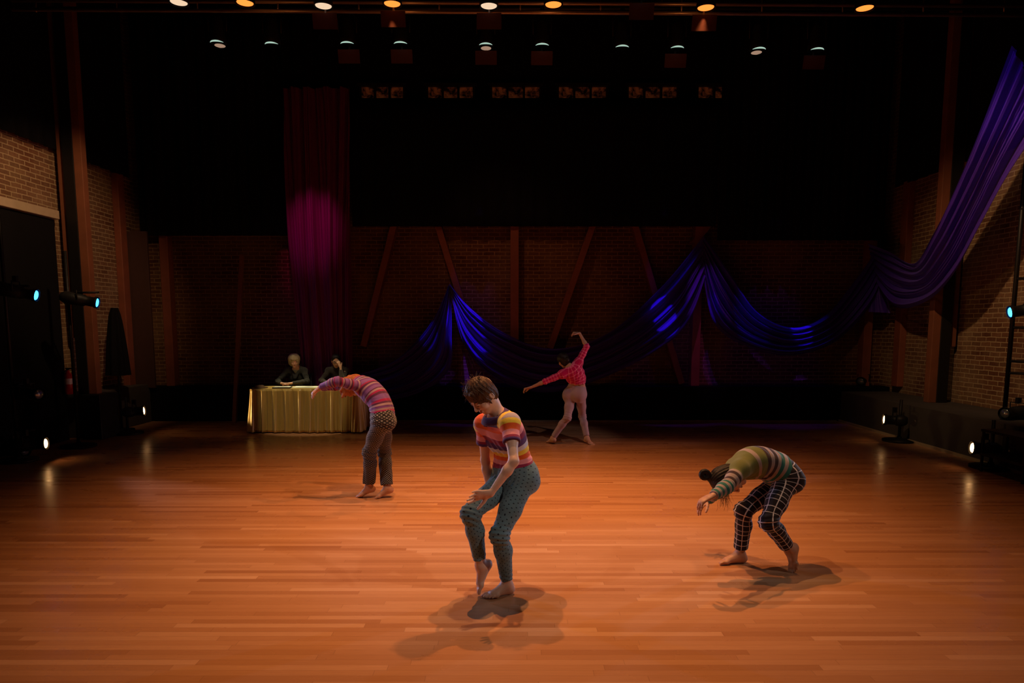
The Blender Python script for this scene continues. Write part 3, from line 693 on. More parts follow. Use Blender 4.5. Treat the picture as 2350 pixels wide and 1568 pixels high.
# the two big uprights in front of the side walls
def big_post(x, y, z0, label, sgn):
    root = empty('timber_column', (x, y, z0), label, 'column', 'tall columns standing on the side ledges')
    H = 7.6 - z0
    MB().box((0, 0, H / 2), (.17, .20, H)).build('web', M['dark_steel'], root, .005)
    MB().box((-sgn * .145, -.02, H / 2), (.13, .13, H)).build('board', M['timber_red'], root, .006)
    MB().box((sgn * .15, .02, .9 + (H - .9) / 2), (.10, .13, H - .9)).build('board', M['timber_red'], root, .006)
    return root
big_post(-6.90, 11.05, .72, 'tall red-brown column at left, beside the black doorway', -1)
big_post(6.93, 11.05, .58, 'tall red-brown column at right, behind the purple drape', 1)
bx = MB().box((-6.72, 11.05, .36), (.32, .5, .72)).build('black_box', M['black_paint'], None, .01); tag(bx, 'black box at the foot of the left column', 'box'); base_to(bx, (-6.72, 11.05, 0))

# black drapes masking the upper walls
def drape(name, p0, p1, z0, z1, label, folds, amp, mat='black_cloth', cat='drape', group='black masking drapes', n=160):
    p0 = Vector((*p0, 0)); p1 = Vector((*p1, 0)); d = p1 - p0; nn = Vector((-d.y, d.x, 0)).normalized(); L = d.length
    def fn(u, v):
        a = amp * (math.sin(u * folds * 6.283) + .4 * math.sin(u * folds * 14.1 + 1 + v * .6)); return p0 + d * u + nn * a + Vector((0, 0, z1 + (z0 - z1) * v))
    o = MB().grid(fn, n, 8).build(name, M[mat]); s = o.modifiers.new('solid', 'SOLIDIFY'); s.thickness = .01
    tag(o, label, cat, group); return base_to(o, (p0 + p1) / 2 + Vector((0, 0, z0)))
drape('black_drape', (-7.08, 13.0), (-7.08, 5.5), 4.53, 7.55, 'black drape high on the left brick wall', 26, .025)
drape('black_drape', (7.08, 5.5), (7.08, 13.0), 4.36, 7.55, 'black drape high on the right brick wall', 26, .025)
zb = at(1200, 520, 13.05).z; zt = at(1200, 233, 13.05).z; zl = at(520, 541, 13.05).z; zr = at(1800, 552, 13.05).z
xa, xb = at(806, 500, 13.05).x, at(1645, 500, 13.05).x
drape('black_drape', (-6.95, 13.05), (xa - .02, 13.05), zl, 7.55, 'black drape high at the back, behind the magenta drape', 18, .02)
drape('black_drape', (xa + .02, 13.05), (xb - .02, 13.05), zb, zt, 'wide black drape high at the centre back', 22, .02)
drape('black_drape', (xb + .02, 13.05), (6.95, 13.05), zr, 7.55, 'black drape high at the back right', 18, .02)
# row of small panes right under the roof; their orange light is put in as noise colour and faint emission
nw = NT('dim_panes'); v_ = nw.coord('Object', (1, 1, 1)); f_ = nw.noise(9, 4, v_, .7)
nw.col(nw.ramp(f_, [(.42, (.01, .004, .002)), (.52, (.12, .03, .012)), (.62, (.30, .07, .02))])); nw.rough(.6)
nw.l(nw.ramp(f_, [(.42, (0, 0, 0)), (.55, (.5, .11, .03)), (.65, (1, .22, .05))]), nw.b.inputs['Emission Color']); nw.b.inputs['Emission Strength'].default_value = .03
for i, (a, b, k) in enumerate(((722, 780, .4), (827, 928, .8), (980, 1088, 1), (1127, 1240, 1), (1280, 1393, 1), (1440, 1555, .9), (1600, 1715, .6), (1770, 1862, .4))):
    A = at(a, 199, 13.25); Bp = at(b, 226, 13.25); w = (Bp.x - A.x); h = A.z - Bp.z
    fr = MB(); cx = (A.x + Bp.x) / 2; cz = (A.z + Bp.z) / 2
    fr.box((cx, 13.25, cz + h / 2 + .03), (w + .1, .08, .05)).box((cx, 13.25, cz - h / 2 - .03), (w + .1, .08, .05))
    for q in range(4): fr.box((A.x + w * q / 3, 13.25, cz), (.04, .08, h + .02))
    wf = fr.build('window_%d' % (i + 1), M['black_paint']); tag(wf, kind='structure'); base_to(wf, (cx, 13.25, cz))
    for q in range(3):
        pn = MB().box((A.x + w * (q + .5) / 3 - cx, .03, 0), (w / 3 - .03, .01, h)).build('pane', M['dim_panes'], wf)

# ================================================================ LIGHTING GRID
NTH = ['first', 'second', 'third', 'fourth', 'fifth', 'sixth', 'seventh', 'eighth', 'ninth', 'tenth', 'eleventh', 'twelfth', 'last']
def lighting_pipe(a, b, r, label, mat='pipe_steel', group='steel pipes of the lighting grid'):
    o = MB().tube([a, b], r, 12).build('lighting_pipe', M[mat]); tag(o, label, 'pipe', group); return base_to(o, (Vector(a) + Vector(b)) / 2)
PY = 8.95; z1 = at(1175, 1, PY).z; z2 = at(1175, 22, PY).z
lighting_pipe((-6.2, PY, z1), (6.6, PY, z1 - .07), .022, 'upper steel pipe running across the top edge of the picture')
lighting_pipe((-6.2, PY, z2), (6.6, PY, z2 - .07), .022, 'lower steel pipe just below the top edge of the picture')
for i in range(13):
    x = -5.9 + i * 1.0; MB_ = MB().tube([(x, PY, z1), (x, PY, z2 - .03)], .010, 8).build('pipe_spacer', M['pipe_steel']); tag(MB_, 'short upright rod tying the two steel pipes together, %s from the left' % NTH[i], 'rod', 'spacer rods between the two steel pipes'); base_to(MB_, (x, PY, z2))
lighting_pipe((-6.2, 8.45, 6.12), (6.6, 8.45, 6.12), .024, 'black pipe carrying the front row of stage lamps', 'black_paint')
lighting_pipe((-6.2, 9.63, 6.02), (6.6, 9.63, 6.02), .024, 'black pipe carrying the second row of stage lamps', 'black_paint')
for x in (-6.0, -2.0, 2.0, 6.0):
    for (y, z, nm) in ((8.45, 6.12, 'front'), (9.63, 6.02, 'second'), (PY, z1, 'steel')):
        o = MB().tube([(x, y, z), (x, y, 7.6)], .008, 6).build('hanger_rod', M['dark_steel']); tag(o, 'thin black rod hanging the %s pipe from the ceiling, %s from the left' % (nm, {-6.0: 'first', -2.0: 'second', 2.0: 'third', 6.0: 'last'}[x]), 'rod', 'hanger rods of the %s pipe' % nm); base_to(o, (x, y, 7.6))
def can(px, py, Y, kind, label, group, door, pz):
    p = at(px, py, Y); root = empty('hanging_stage_lamp', p, label, 'stage lamp', group)
    r = .098
    MB().lathe((0, 0, 0), (0, 0, 1), [(-.05, r + .012), (-.045, r + .016), (0, r + .012), (.03, r + .004), (.12, .085), (.24, .075), (.30, .05), (.31, .01)], 24, False).build('housing', M['black_paint'], root)
    h = pz - p.z
    y_ = MB(); y_.tube([(-.12, 0, .1), (-.125, 0, h - .12), (-.06, 0, h - .06), (.06, 0, h - .06), (.125, 0, h - .12), (.12, 0, .1)], .008, 6); y_.build('yoke', M['dark_steel'], root)
    MB().box((0, 0, h - .02), (.05, .07, .12)).build('clamp', M['dark_steel'], root, .005)
    if kind in ('orange', 'cream'):
        MB().lathe((0, 0, -.035), (0, 0, 1), [(-.018, .002), (-.015, .045), (0, .094)], 24, False).build('lens', M['lamp_' + kind], root)
    else:
        g = MB(); pts = [Vector((r * .98 * math.cos(a), -r * .98 * math.sin(a), -.056)) for a in [math.radians(25 + 130 * i / 14) for i in range(15)]]  # emissive crescent stands in for the glint on the reflector rim
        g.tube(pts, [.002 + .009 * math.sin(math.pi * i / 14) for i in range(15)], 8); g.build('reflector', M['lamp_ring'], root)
        if kind == 'ringlens': MB().lathe((0, .06, -.06), (0, 0, 1), [(-.02, .002), (-.016, .03), (0, .070)], 24, False).build('lens', M['lamp_dim'], root)
    if door:
        MB().box((0, .05, -.185), (.29, .006, .17), Matrix.Rotation(.25, 3, 'X')).box((0, .085, -.08), (.02, .01, .07)).build('colour_frame', M['gel_red'], root)
    return root
R1 = [(410, -2, 'cream', 0), (562, -1, 'orange', 0), (742, 6, 'cream', 1), (900, 1, 'orange', 1), (1122, 6, 'cream', 1), (1270, 3, 'orange', 0), (1475, -16, 'ring', 1), (1620, 10, 'orange', 1), (1985, 11, 'orange', 0)]
ordn = ['leftmost', 'second', 'third', 'fourth', 'fifth', 'sixth', 'seventh', 'eighth', 'ninth', 'rightmost']
for i, (a, b, k, d) in enumerate(R1):
    can(a, b, 8.45, k, '%s stage lamp at the top edge, %s from the left in the front row' % ({'cream': 'pale-lensed', 'orange': 'glowing orange', 'ring': 'dark'}[k], ordn[i] if i else 'first'), 'front row of hanging stage lamps', d, 6.12)
R2 = [(500, 90, 'ringlens', 0), (625, 94, 'ring', 0), (798, 93, 'ring', 1), (920, 93, 'ring', 1), (1115, 96, 'ringlens', 1), (1244, 97, 'ring', 1), (1427, 101, 'ring', 0), (1553, 103, 'ring', 1), (1740, 106, 'ringlens', 0), (1873, 107, 'ring', 1)]
for i, (a, b, k, d) in enumerate(R2):
    can(a, b, 9.63, k, 'black stage lamp with %s rim, %s from the left in the second hanging row' % ('bright' if k == 'ring' else 'bright double', ordn[i] if i else 'first'), 'second row of hanging stage lamps', d, 6.02)
for (px, c) in ((562, 1), (900, 1), (1270, 1), (1620, 1)):
    p = at(px, 2, 8.45); d = bpy.data.lights.new('lamp_spill', 'POINT'); o = bpy.data.objects.new('lamp_spill', d); COL.objects.link(o); o.location = p + Vector((0, .25, .0)); d.energy = .6; d.color = (1, .32, .08); d.shadow_soft_size = .05

# ================================================================ SIDE LIGHTS ON BOOMS
def fixture(loc, aim, lens, label, group, kind='long'):
    loc = Vector(loc); root = empty('spotlight', loc, label, 'spotlight', group); d = (Vector(aim) - loc).normalized()
    L = .42 if kind == 'long' else .26
    MB().lathe((0, 0, 0), -d, [(-.012, .082), (0, .086), (.03, .086), (.035, .072), (.16, .070), (.17, .085), (L, .092), (L + .06, .06), (L + .07, .01)], 20, False).build('housing', M['black_paint'], root)
    MB().lathe(d * .0, d, [(-.005, .062), (.002, .058), (.010, .03), (.012, .002)], 20, False).build('lens', M[lens], root)
    sd = d.cross(Vector((0, 0, 1))).normalized(); c = -d * (L * .55)
    y_ = MB(); y_.tube([c + sd * .10, c + sd * .105 + Vector((0, 0, .13)), c - sd * .105 + Vector((0, 0, .13)), c - sd * .10], .008, 6).box(c + Vector((0, 0, .16)), (.05, .05, .08)); y_.build('yoke', M['dark_steel'], root)
    return root
def boom(x, y, h, z0, label, group, arms=()):
    root = empty('light_stand', (x, y, z0), label, 'light stand', group)
    MB().lathe((0, 0, 0), (0, 0, 1), [(0, .24), (.03, .24), (.04, .05), (.08, .03)], 20).build('base', M['dark_steel'], root)
    MB().tube([(0, 0, .03), (0, 0, h)], .022, 10).build('pole', M['dark_steel'], root)
    for (z, dx, dy) in arms: MB().tube([(0, 0, z), (dx, dy, z)], .016, 8).build('arm', M['dark_steel'], root)
AIM = Vector((.4, 5.0, .8))
gl, gr = 'black light stands along the left side', 'black light stands along the right side'
p = at(105, 1018, 9.0); boom(p.x - .42, 9.05, 4.6, 0, 'tall black light stand in front of the doorway at far left', gl, ((.42, .25, 0), (2.33, .32, 0), (1.03, .25, 0)))
fixture(p, (0, 10.4, .5), 'lamp_warm', 'low warm white spotlight nearest the left edge', 'warm side spotlights near the floor')
pb = at(83, 678, 9.0); fixture(pb, (0, 10.3, .9), 'lamp_blue', 'blue spotlight at far left in front of the black doorway', 'blue side spotlights')
pm = at(90, 905, 9.0); fixture(pm, (0, 6.7, .9), 'clear_lens', 'unlit spotlight between the blue and the warm spotlight at far left', 'unlit spotlights')
p = at(330, 943, 11.4); boom(p.x - .3, 11.42, .62, 0, 'short black light stand near the back left corner', gl)
fixture(p, (0, 13.0, .8), 'lamp_warm', 'low warm white spotlight near the back left corner', 'warm side spotlights near the floor', 'short')
pb = at(223, 695, 10.1); boom(pb.x - .45, 10.15, 2.9, 0, 'tall black light stand in front of the left column', gl, ((2.3, .45, 0),))
fixture(pb, (0, 11.4, 1.0), 'lamp_blue', 'blue spotlight in front of the left column', 'blue side spotlights')
p = at(2231, 1028, 8.56); boom(p.x + .28, 8.6, .62, 0, 'short black light stand at far right by the grey ledge', gr)
fixture(p, (0, 9.9, .6), 'lamp_warm', 'low warm white spotlight nearest the right edge', 'warm side spotlights near the floor', 'short')
p = at(2029, 963, 10.6); boom(p.x + .28, 10.65, .66, 0, 'short black light stand near the back right corner', gr)
fixture(p, (0, 12.2, .6), 'lamp_warm', 'low warm white spotlight near the back right corner', 'warm side spotlights near the floor', 'short')
# ladder-like pipe frame on the right wall with its blue spotlight
pa = at(2338, 385, 9.4); pz_ = at(2312, 862, 9.0); root = empty('wall_ladder', (6.7, 9.2, .58), 'black pipe ladder in front of the right brick wall', 'ladder'); o0 = Vector((6.7, 9.2, .58))
x0 = at(2325, 700, 9.2).x
MB().tube([Vector((x0 + .03, 9.2, 5.0)) - o0, Vector((x0, 9.2, .60)) - o0], .028, 10).build('rail', M['dark_steel'], root)
MB().tube([Vector((x0 + .46, 8.7, 5.0)) - o0, Vector((x0 + .43, 8.7, .60)) - o0], .028, 10).build('rail', M['dark_steel'], root)
for py in (480, 640, 752, 829, 856):
    z = at(2325, py, 9.2).z; MB().tube([Vector((x0, 9.2, z)) - o0, Vector((x0 + .45, 8.7, z)) - o0], .018, 8).build('rung', M['dark_steel'], root)
p = at(2318, 717, 8.9); fixture(p, (0, 10.4, .8), 'lamp_blue', 'blue spotlight hung on the pipe ladder at far right', 'blue side spotlights')
p = at(2300, 905, 8.9); p.z = .665; fixture(p + Vector((.05, 0, .0)), (2, 7.5, .6), 'clear_lens', 'unlit spotlight lying on the right ledge under the pipe ladder', 'unlit spotlights')
for k_, (px, py, Y, lab) in enumerate(((1975, 868, 13.08, 'dark unlit spotlight in the back right corner, above the ledge'), (55, 1000, 9.3, 'dark unlit spotlight behind the stand at far left'))):
    p = at(px, py, Y); p.z = .755 if px > 1000 else .095; fixture(p, (0, 7, p.z), 'clear_lens', lab, 'unlit spotlights', 'short') if px > 1000 else fixture(p, (0, 7, p.z), 'clear_lens', lab, 'unlit spotlights')
# black low rack at the far right, on the floor in front of the ledge
root = empty('equipment_rack', (6.02, 8.05, 0), 'low black metal rack at far right before the grey ledge', 'rack')
MB().box((0, 0, .52), (.34, .75, .03)).build('shelf', M['black_paint'], root); MB().box((0, 0, .22), (.34, .75, .03)).build('shelf', M['black_paint'], root)
for a in (-.15, .15):
    for b in (-.35, .35): MB().box((a, b, .255), (.025, .025, .51)).build('leg', M['black_paint'], root)
# things on the left ledge
root = empty('dark_covered_shape', (-6.78, 11.75, 0), 'dark covered shape beside the left column', 'stand')  # unidentified dark shape, built as a pole under a black cover
MB().lathe((0, 0, 0), (0, 0, 1), [(0, .2), (.03, .2), (.04, .03)], 16).tube([(0, 0, .03), (0, 0, 2.1)], .02, 8).build('pole', M['dark_steel'], root)
MB().grid(lambda u, v: Vector(((.05 + .13 * v ** .6) * (1 + .12 * math.sin(u * 44)) * math.cos(u * 6.283), (.05 + .13 * v ** .6) * (1 + .12 * math.sin(u * 44)) * math.sin(u * 6.283), 2.12 - 1.15 * v)), 60, 10).build('cover', M['black_cloth'], root)
root = empty('fire_extinguisher', at(159, 905, 10.75) + Vector((.0, 0, 0)), 'small red fire extinguisher with a white label beside the black doorway', 'fire extinguisher')
MB().lathe((0, 0, 0), (0, 0, 1), [(0, .05), (.01, .06), (.30, .06), (.35, .03), (.38, .02)], 16).build('cylinder', M['red_paint'], root)
MB().lathe((0, 0, .16), (0, 0, 1), [(0, .061), (.09, .061)], 16, False).build('label', M['white_label'], root)
MB().box((.02, 0, .41), (.10, .02, .02)).box((0, 0, .39), (.03, .03, .05)).build('handle', M['dark_steel'], root)
MB().tube([(0, -.02, .39), (-.07, -.02, .33), (-.075, 0, .15)], .009, 6).build('hose', M['dark_steel'], root)

# ================================================================ TABLE
TX0, TX1, TY0, TY1, TZ = -4.44, -2.60, 11.50, 12.14, .745
root = empty('folding_table', ((TX0 + TX1) / 2, (TY0 + TY1) / 2, 0), 'long folding table hidden under the gold satin cloth', 'table')
tw, td = TX1 - TX0, TY1 - TY0
MB().box((0, 0, TZ - .02), (tw - .02, td - .02, .035)).build('tabletop', M['table_top'], root)
for a in (-1, 1):
    for b in (-1, 1): MB().tube([(a * (tw / 2 - .2), b * (td / 2 - .1), 0), (a * (tw / 2 - .2), b * (td / 2 - .1), TZ - .03)], .014, 8).build('leg', M['dark_steel'], root)
def cloth():
    rc = .055; per = []; N = 460
    x0, x1, y0, y1 = TX0 - .008, TX1 + .008, TY0 - .008, TY1 + .008
    segs = []; w, h = x1 - x0 - 2 * rc, y1 - y0 - 2 * rc; q = math.pi * rc / 2; tot = 2 * (w + h) + 4 * q
    def pt(s):
        s %= tot
        for (L, f) in ((w, lambda t: ((x0 + rc + t, y0), (0, -1))), (q, lambda t: arc(x1 - rc, y0 + rc, -90 + t / q * 90)), (h, lambda t: ((x1, y0 + rc + t), (1, 0))), (q, lambda t: arc(x1 - rc, y1 - rc, t / q * 90)),
                       (w, lambda t: ((x1 - rc - t, y1), (0, 1))), (q, lambda t: arc(x0 + rc, y1 - rc, 90 + t / q * 90)), (h, lambda t: ((x0, y1 - rc - t), (-1, 0))), (q, lambda t: arc(x0 + rc, y0 + rc, 180 + t / q * 90))):
            if s <= L: return f(s)
            s -= L
        return f(L)
    def arc(cx, cy, a): a = math.radians(a); return ((cx + rc * math.cos(a), cy + rc * math.sin(a)), (math.cos(a), math.sin(a)))
    rnd = random.Random(4); V = []; F = []; nr = 22
    ph = [rnd.uniform(0, 6.28) for _ in range(8)]
    for j in range(nr + 1):
        v = j / nr
        for i in range(N):
            s = i / N * tot; (x, y), n_ = pt(s)
            c = min(abs(x - x0), abs(x - x1)); d = min(abs(y - y0), abs(y - y1)); corner = math.exp(-((c + d) / .12) ** 2)
            am = .004 + .024 * v ** .8
            f = am * (math.sin(s * 33 + ph[0] + .8 * math.sin(s * 6 + ph[3])) + .7 * math.sin(s * 71 + ph[1] + math.sin(s * 9)) + .35 * math.sin(s * 140 + ph[2] + v * 2)) + .03 * v + corner * .06 * v ** 1.3
            if j == 0: f = 0
            z = TZ + .004 - .012 * (1 - math.exp(-v * 40)) - (TZ - .035 + .012 * math.sin(s * 1.9)) * v
            V.append((x + n_[0] * f, y + n_[1] * f, z))
    for j in range(nr):
        for i in range(N): F.append((j * N + i, (j + 1) * N + i, (j + 1) * N + (i + 1) % N, j * N + (i + 1) % N))
    mb = MB().add(V, F, True); mb.add(V[:N], [tuple(range(N))], False); o = mb.build('tablecloth', M['gold_satin']); base_to(o, ((TX0 + TX1) / 2, (TY0 + TY1) / 2, TZ)); tag(o, 'gold satin tablecloth falling in folds to the floor', 'tablecloth')
    s = o.modifiers.new('solid', 'SOLIDIFY'); s.thickness = .003; s.offset = -1
cloth()
ZT = TZ + .006
hp_ = at(592, 887, 11.72); o = MB().lathe((0, 0, 0), (0, 0, 1), [(0, .135), (.006, .14), (.012, .085), (.035, .078), (.045, .06), (.048, .01)], 28).build('cap', M['hat_brown']); o.location = (hp_.x + .02, 11.74, ZT); tag(o, 'flat dark brown hat lying on the left end of the gold tablecloth', 'hat')
o = MB().box((0, 0, .010), (.30, .21, .02), Matrix.Rotation(.12, 3, 'Z')).build('notebook', M['book_dark'], None, .003); o.location = (at(648, 887, 11.7).x, 11.70, ZT); tag(o, 'dark notebook on the gold tablecloth before the blond woman', 'notebook')
MB().box((0, 0, .0215), (.27, .19, .003), Matrix.Rotation(.12, 3, 'Z')).build('page', M['paper'], o)
o = MB().box((0, 0, .004), (.46, .30, .006), Matrix.Rotation(-.05, 3, 'Z')).build('paper_sheet', M['paper']); o.location = (at(703, 886, 11.85).x, 11.86, ZT); tag(o, 'pale paper sheet on the gold tablecloth', 'paper')
def chair(x, y, label):
    root = empty('chair', (x, y, 0), label, 'chair', 'black chairs behind the gold table')
    MB().box((0, 0, .435), (.44, .42, .04)).build('seat', M['black_paint'], root, .012)
    MB().box((0, .225, .78), (.42, .03, .28)).build('backrest', M['black_paint'], root, .012)
    for a in (-.2, .2):
        MB().tube([(a, -.18, 0), (a, -.17, .43)], .012, 8).build('leg', M['dark_steel'], root)
        MB().tube([(a, .21, 0), (a, .20, .45), (a, .225, .92)], .012, 8).build('leg', M['dark_steel'], root)
chair(at(675, 829, 12.4).x, 12.52, 'black chair on which the blond woman sits'); chair(at(771, 829, 12.45).x, 12.55, 'black chair on which the person with glasses sits')

# ================================================================ COLOURED DRAPES
def interp(C, s):
    P = [Vector(p) for p in C]; n = len(P) - 1; t = s * n; k = min(int(t), n - 1); f = t - k
    a = P[max(k - 1, 0)]; b = P[k]; c = P[k + 1]; d = P[min(k + 2, n)]
    return .5 * ((2 * b) + (c - a) * f + (2 * a - 5 * b + 4 * c - d) * f * f + (3 * b - a - 3 * c + d) * f ** 3)
def swag(name, top, bot, label, mat, folds, amp, seed, group=None, nu=90, nv=120, out=Vector((0, -1, 0)), droop=.0, pin=(1, 1)):
    rnd = random.Random(seed); ph = [rnd.uniform(0, 6.28) for _ in range(6)]
    T = [at(*p) for p in top]; Bo = [at(*p) for p in bot]
    def fn(u, v):
        a = interp(T, u); b = interp(Bo, u)
        g = (math.sin(math.pi * u) if pin == (1, 1) else (math.sin(math.pi * u / 2) if pin == (1, 0) else 1)) ** .5
        vv = v + .035 * math.sin(v * 9 + u * 3 + ph[4])
        x = vv * folds * 6.283 + ph[0] + 1.6 * math.sin(v * 5 + ph[1] + u) + .8 * math.sin(u * 5 + ph[5] + v * 3)
        w = math.sin(x); f = amp * (.25 + .75 * g) * (math.copysign(abs(w) ** .7, w) + .45 * math.sin(x * 2.3 + ph[2] + u * 1.3) + .2 * math.sin(x * 5.1 + ph[3]))
        return a.lerp(b, v) + out * (f + amp * 1.6) - Vector((0, 0, droop * g * math.sin(math.pi * v)))
    o = MB().grid(fn, nu, nv).build(name, M[mat]); tag(o, label, 'drape', group); return base_to(o, T[0])
Y = 12.9
swag('violet_swag', [(1031, 655, 13.0), (1000, 725, Y), (955, 785, Y), (895, 835, Y), (812, 862, Y)], [(1036, 662, 13.0), (1038, 760, Y - .05), (1030, 850, Y - .1), (950, 905, Y - .1), (812, 925, Y - .1)], 'violet sheer cloth falling from the left peak towards the gold table', 'sheer_violet', 4.5, .07, 1, 'violet swags on the back wall', pin=(1, 0))
swag('violet_swag', [(1033, 652, 13.0), (1085, 712, Y), (1165, 768, Y), (1270, 800, Y), (1390, 765, Y), (1510, 662, Y), (1608, 545, 13.0)], [(1035, 670, 13.0), (1066, 790, Y - .05), (1135, 866, Y - .1), (1260, 900, Y - .1), (1420, 850, Y - .1), (1560, 760, Y - .1), (1614, 640, 13.0)], 'violet sheer swag hanging between the two left peaks, behind the pink dancer', 'sheer_violet', 5, .09, 2, 'violet swags on the back wall')
swag('violet_swag', [(1610, 545, 13.0), (1665, 622, Y), (1730, 715, Y), (1812, 752, Y), (1890, 722, Y), (1955, 645, Y), (2005, 575, 13.0)], [(1606, 600, 13.0), (1634, 735, Y - .05), (1700, 790, Y - .1), (1800, 815, Y - .1), (1900, 790, Y - .1), (1985, 712, Y - .1), (2020, 640, 13.0)], 'violet sheer swag hanging between the middle and the right peak', 'sheer_violet', 4.5, .08, 3, 'violet swags on the back wall')
swag('violet_swag', [(2000, 560, 13.0), (2048, 578, 12.5), (2105, 606, 11.3), (2150, 540, 10.5), (2205, 425, 9.85), (2262, 290, 9.25), (2330, 110, 8.6)], [(2012, 640, 12.95), (2060, 705, 12.3), (2135, 690, 11.0), (2200, 628, 10.1), (2262, 520, 9.5), (2330, 400, 8.95), (2420, 270, 8.4)], 'violet sheer drape sweeping up to the top right corner across the right wall', 'sheer_violet', 5, .07, 5, 'violet swags on the back wall', out=Vector((-.8, -.6, 0)), pin=(1, 0))
swag('violet_swag', [(2001, 585, 12.95), (1996, 650, 12.85), (1992, 716, 12.8)], [(2016, 585, 12.95), (2030, 650, 12.85), (2043, 719, 12.8)], 'short violet tail of cloth hanging straight down from the right peak', 'sheer_violet', 2.5, .02, 6, 'violet swags on the back wall', nu=30, nv=40, pin=(0, 0))
swag('magenta_drape', [(652, 205, 12.9), (657, 380, 12.88), (668, 560, 12.87), (684, 720, 12.87), (698, 860, 12.88), (700, 955, 12.9)], [(806, 205, 12.9), (806, 380, 12.88), (806, 560, 12.87), (808, 720, 12.87), (810, 860, 12.88), (812, 955, 12.9)], 'tall magenta sheer drape hanging to the floor behind the gold table', 'sheer_magenta', 5, .055, 7, None, nu=60, nv=160, pin=(0, 0))

# ================================================================ PEOPLE
def person(loc, label, group=None): return empty('person', loc, label, 'person', group)
A3 = np.array
def trouser_sdf(B, h, infl, cut_up, cuts, k=.03, ank=None, waist=.26):
    S = SDF(h); B.torso(S, infl, 0, waist, cuts=[cut_up]); B.hips(S, infl, [cut_up])
    for sd in 'LR': B.leg(S, sd, infl, cuts[sd], k, ank)
    return S
def ankle_cut(B, sd, f=.86):
    J = B.J; a, b = J['kn' + sd], J['an' + sd]; return (a + (b - a) * f, b - a)

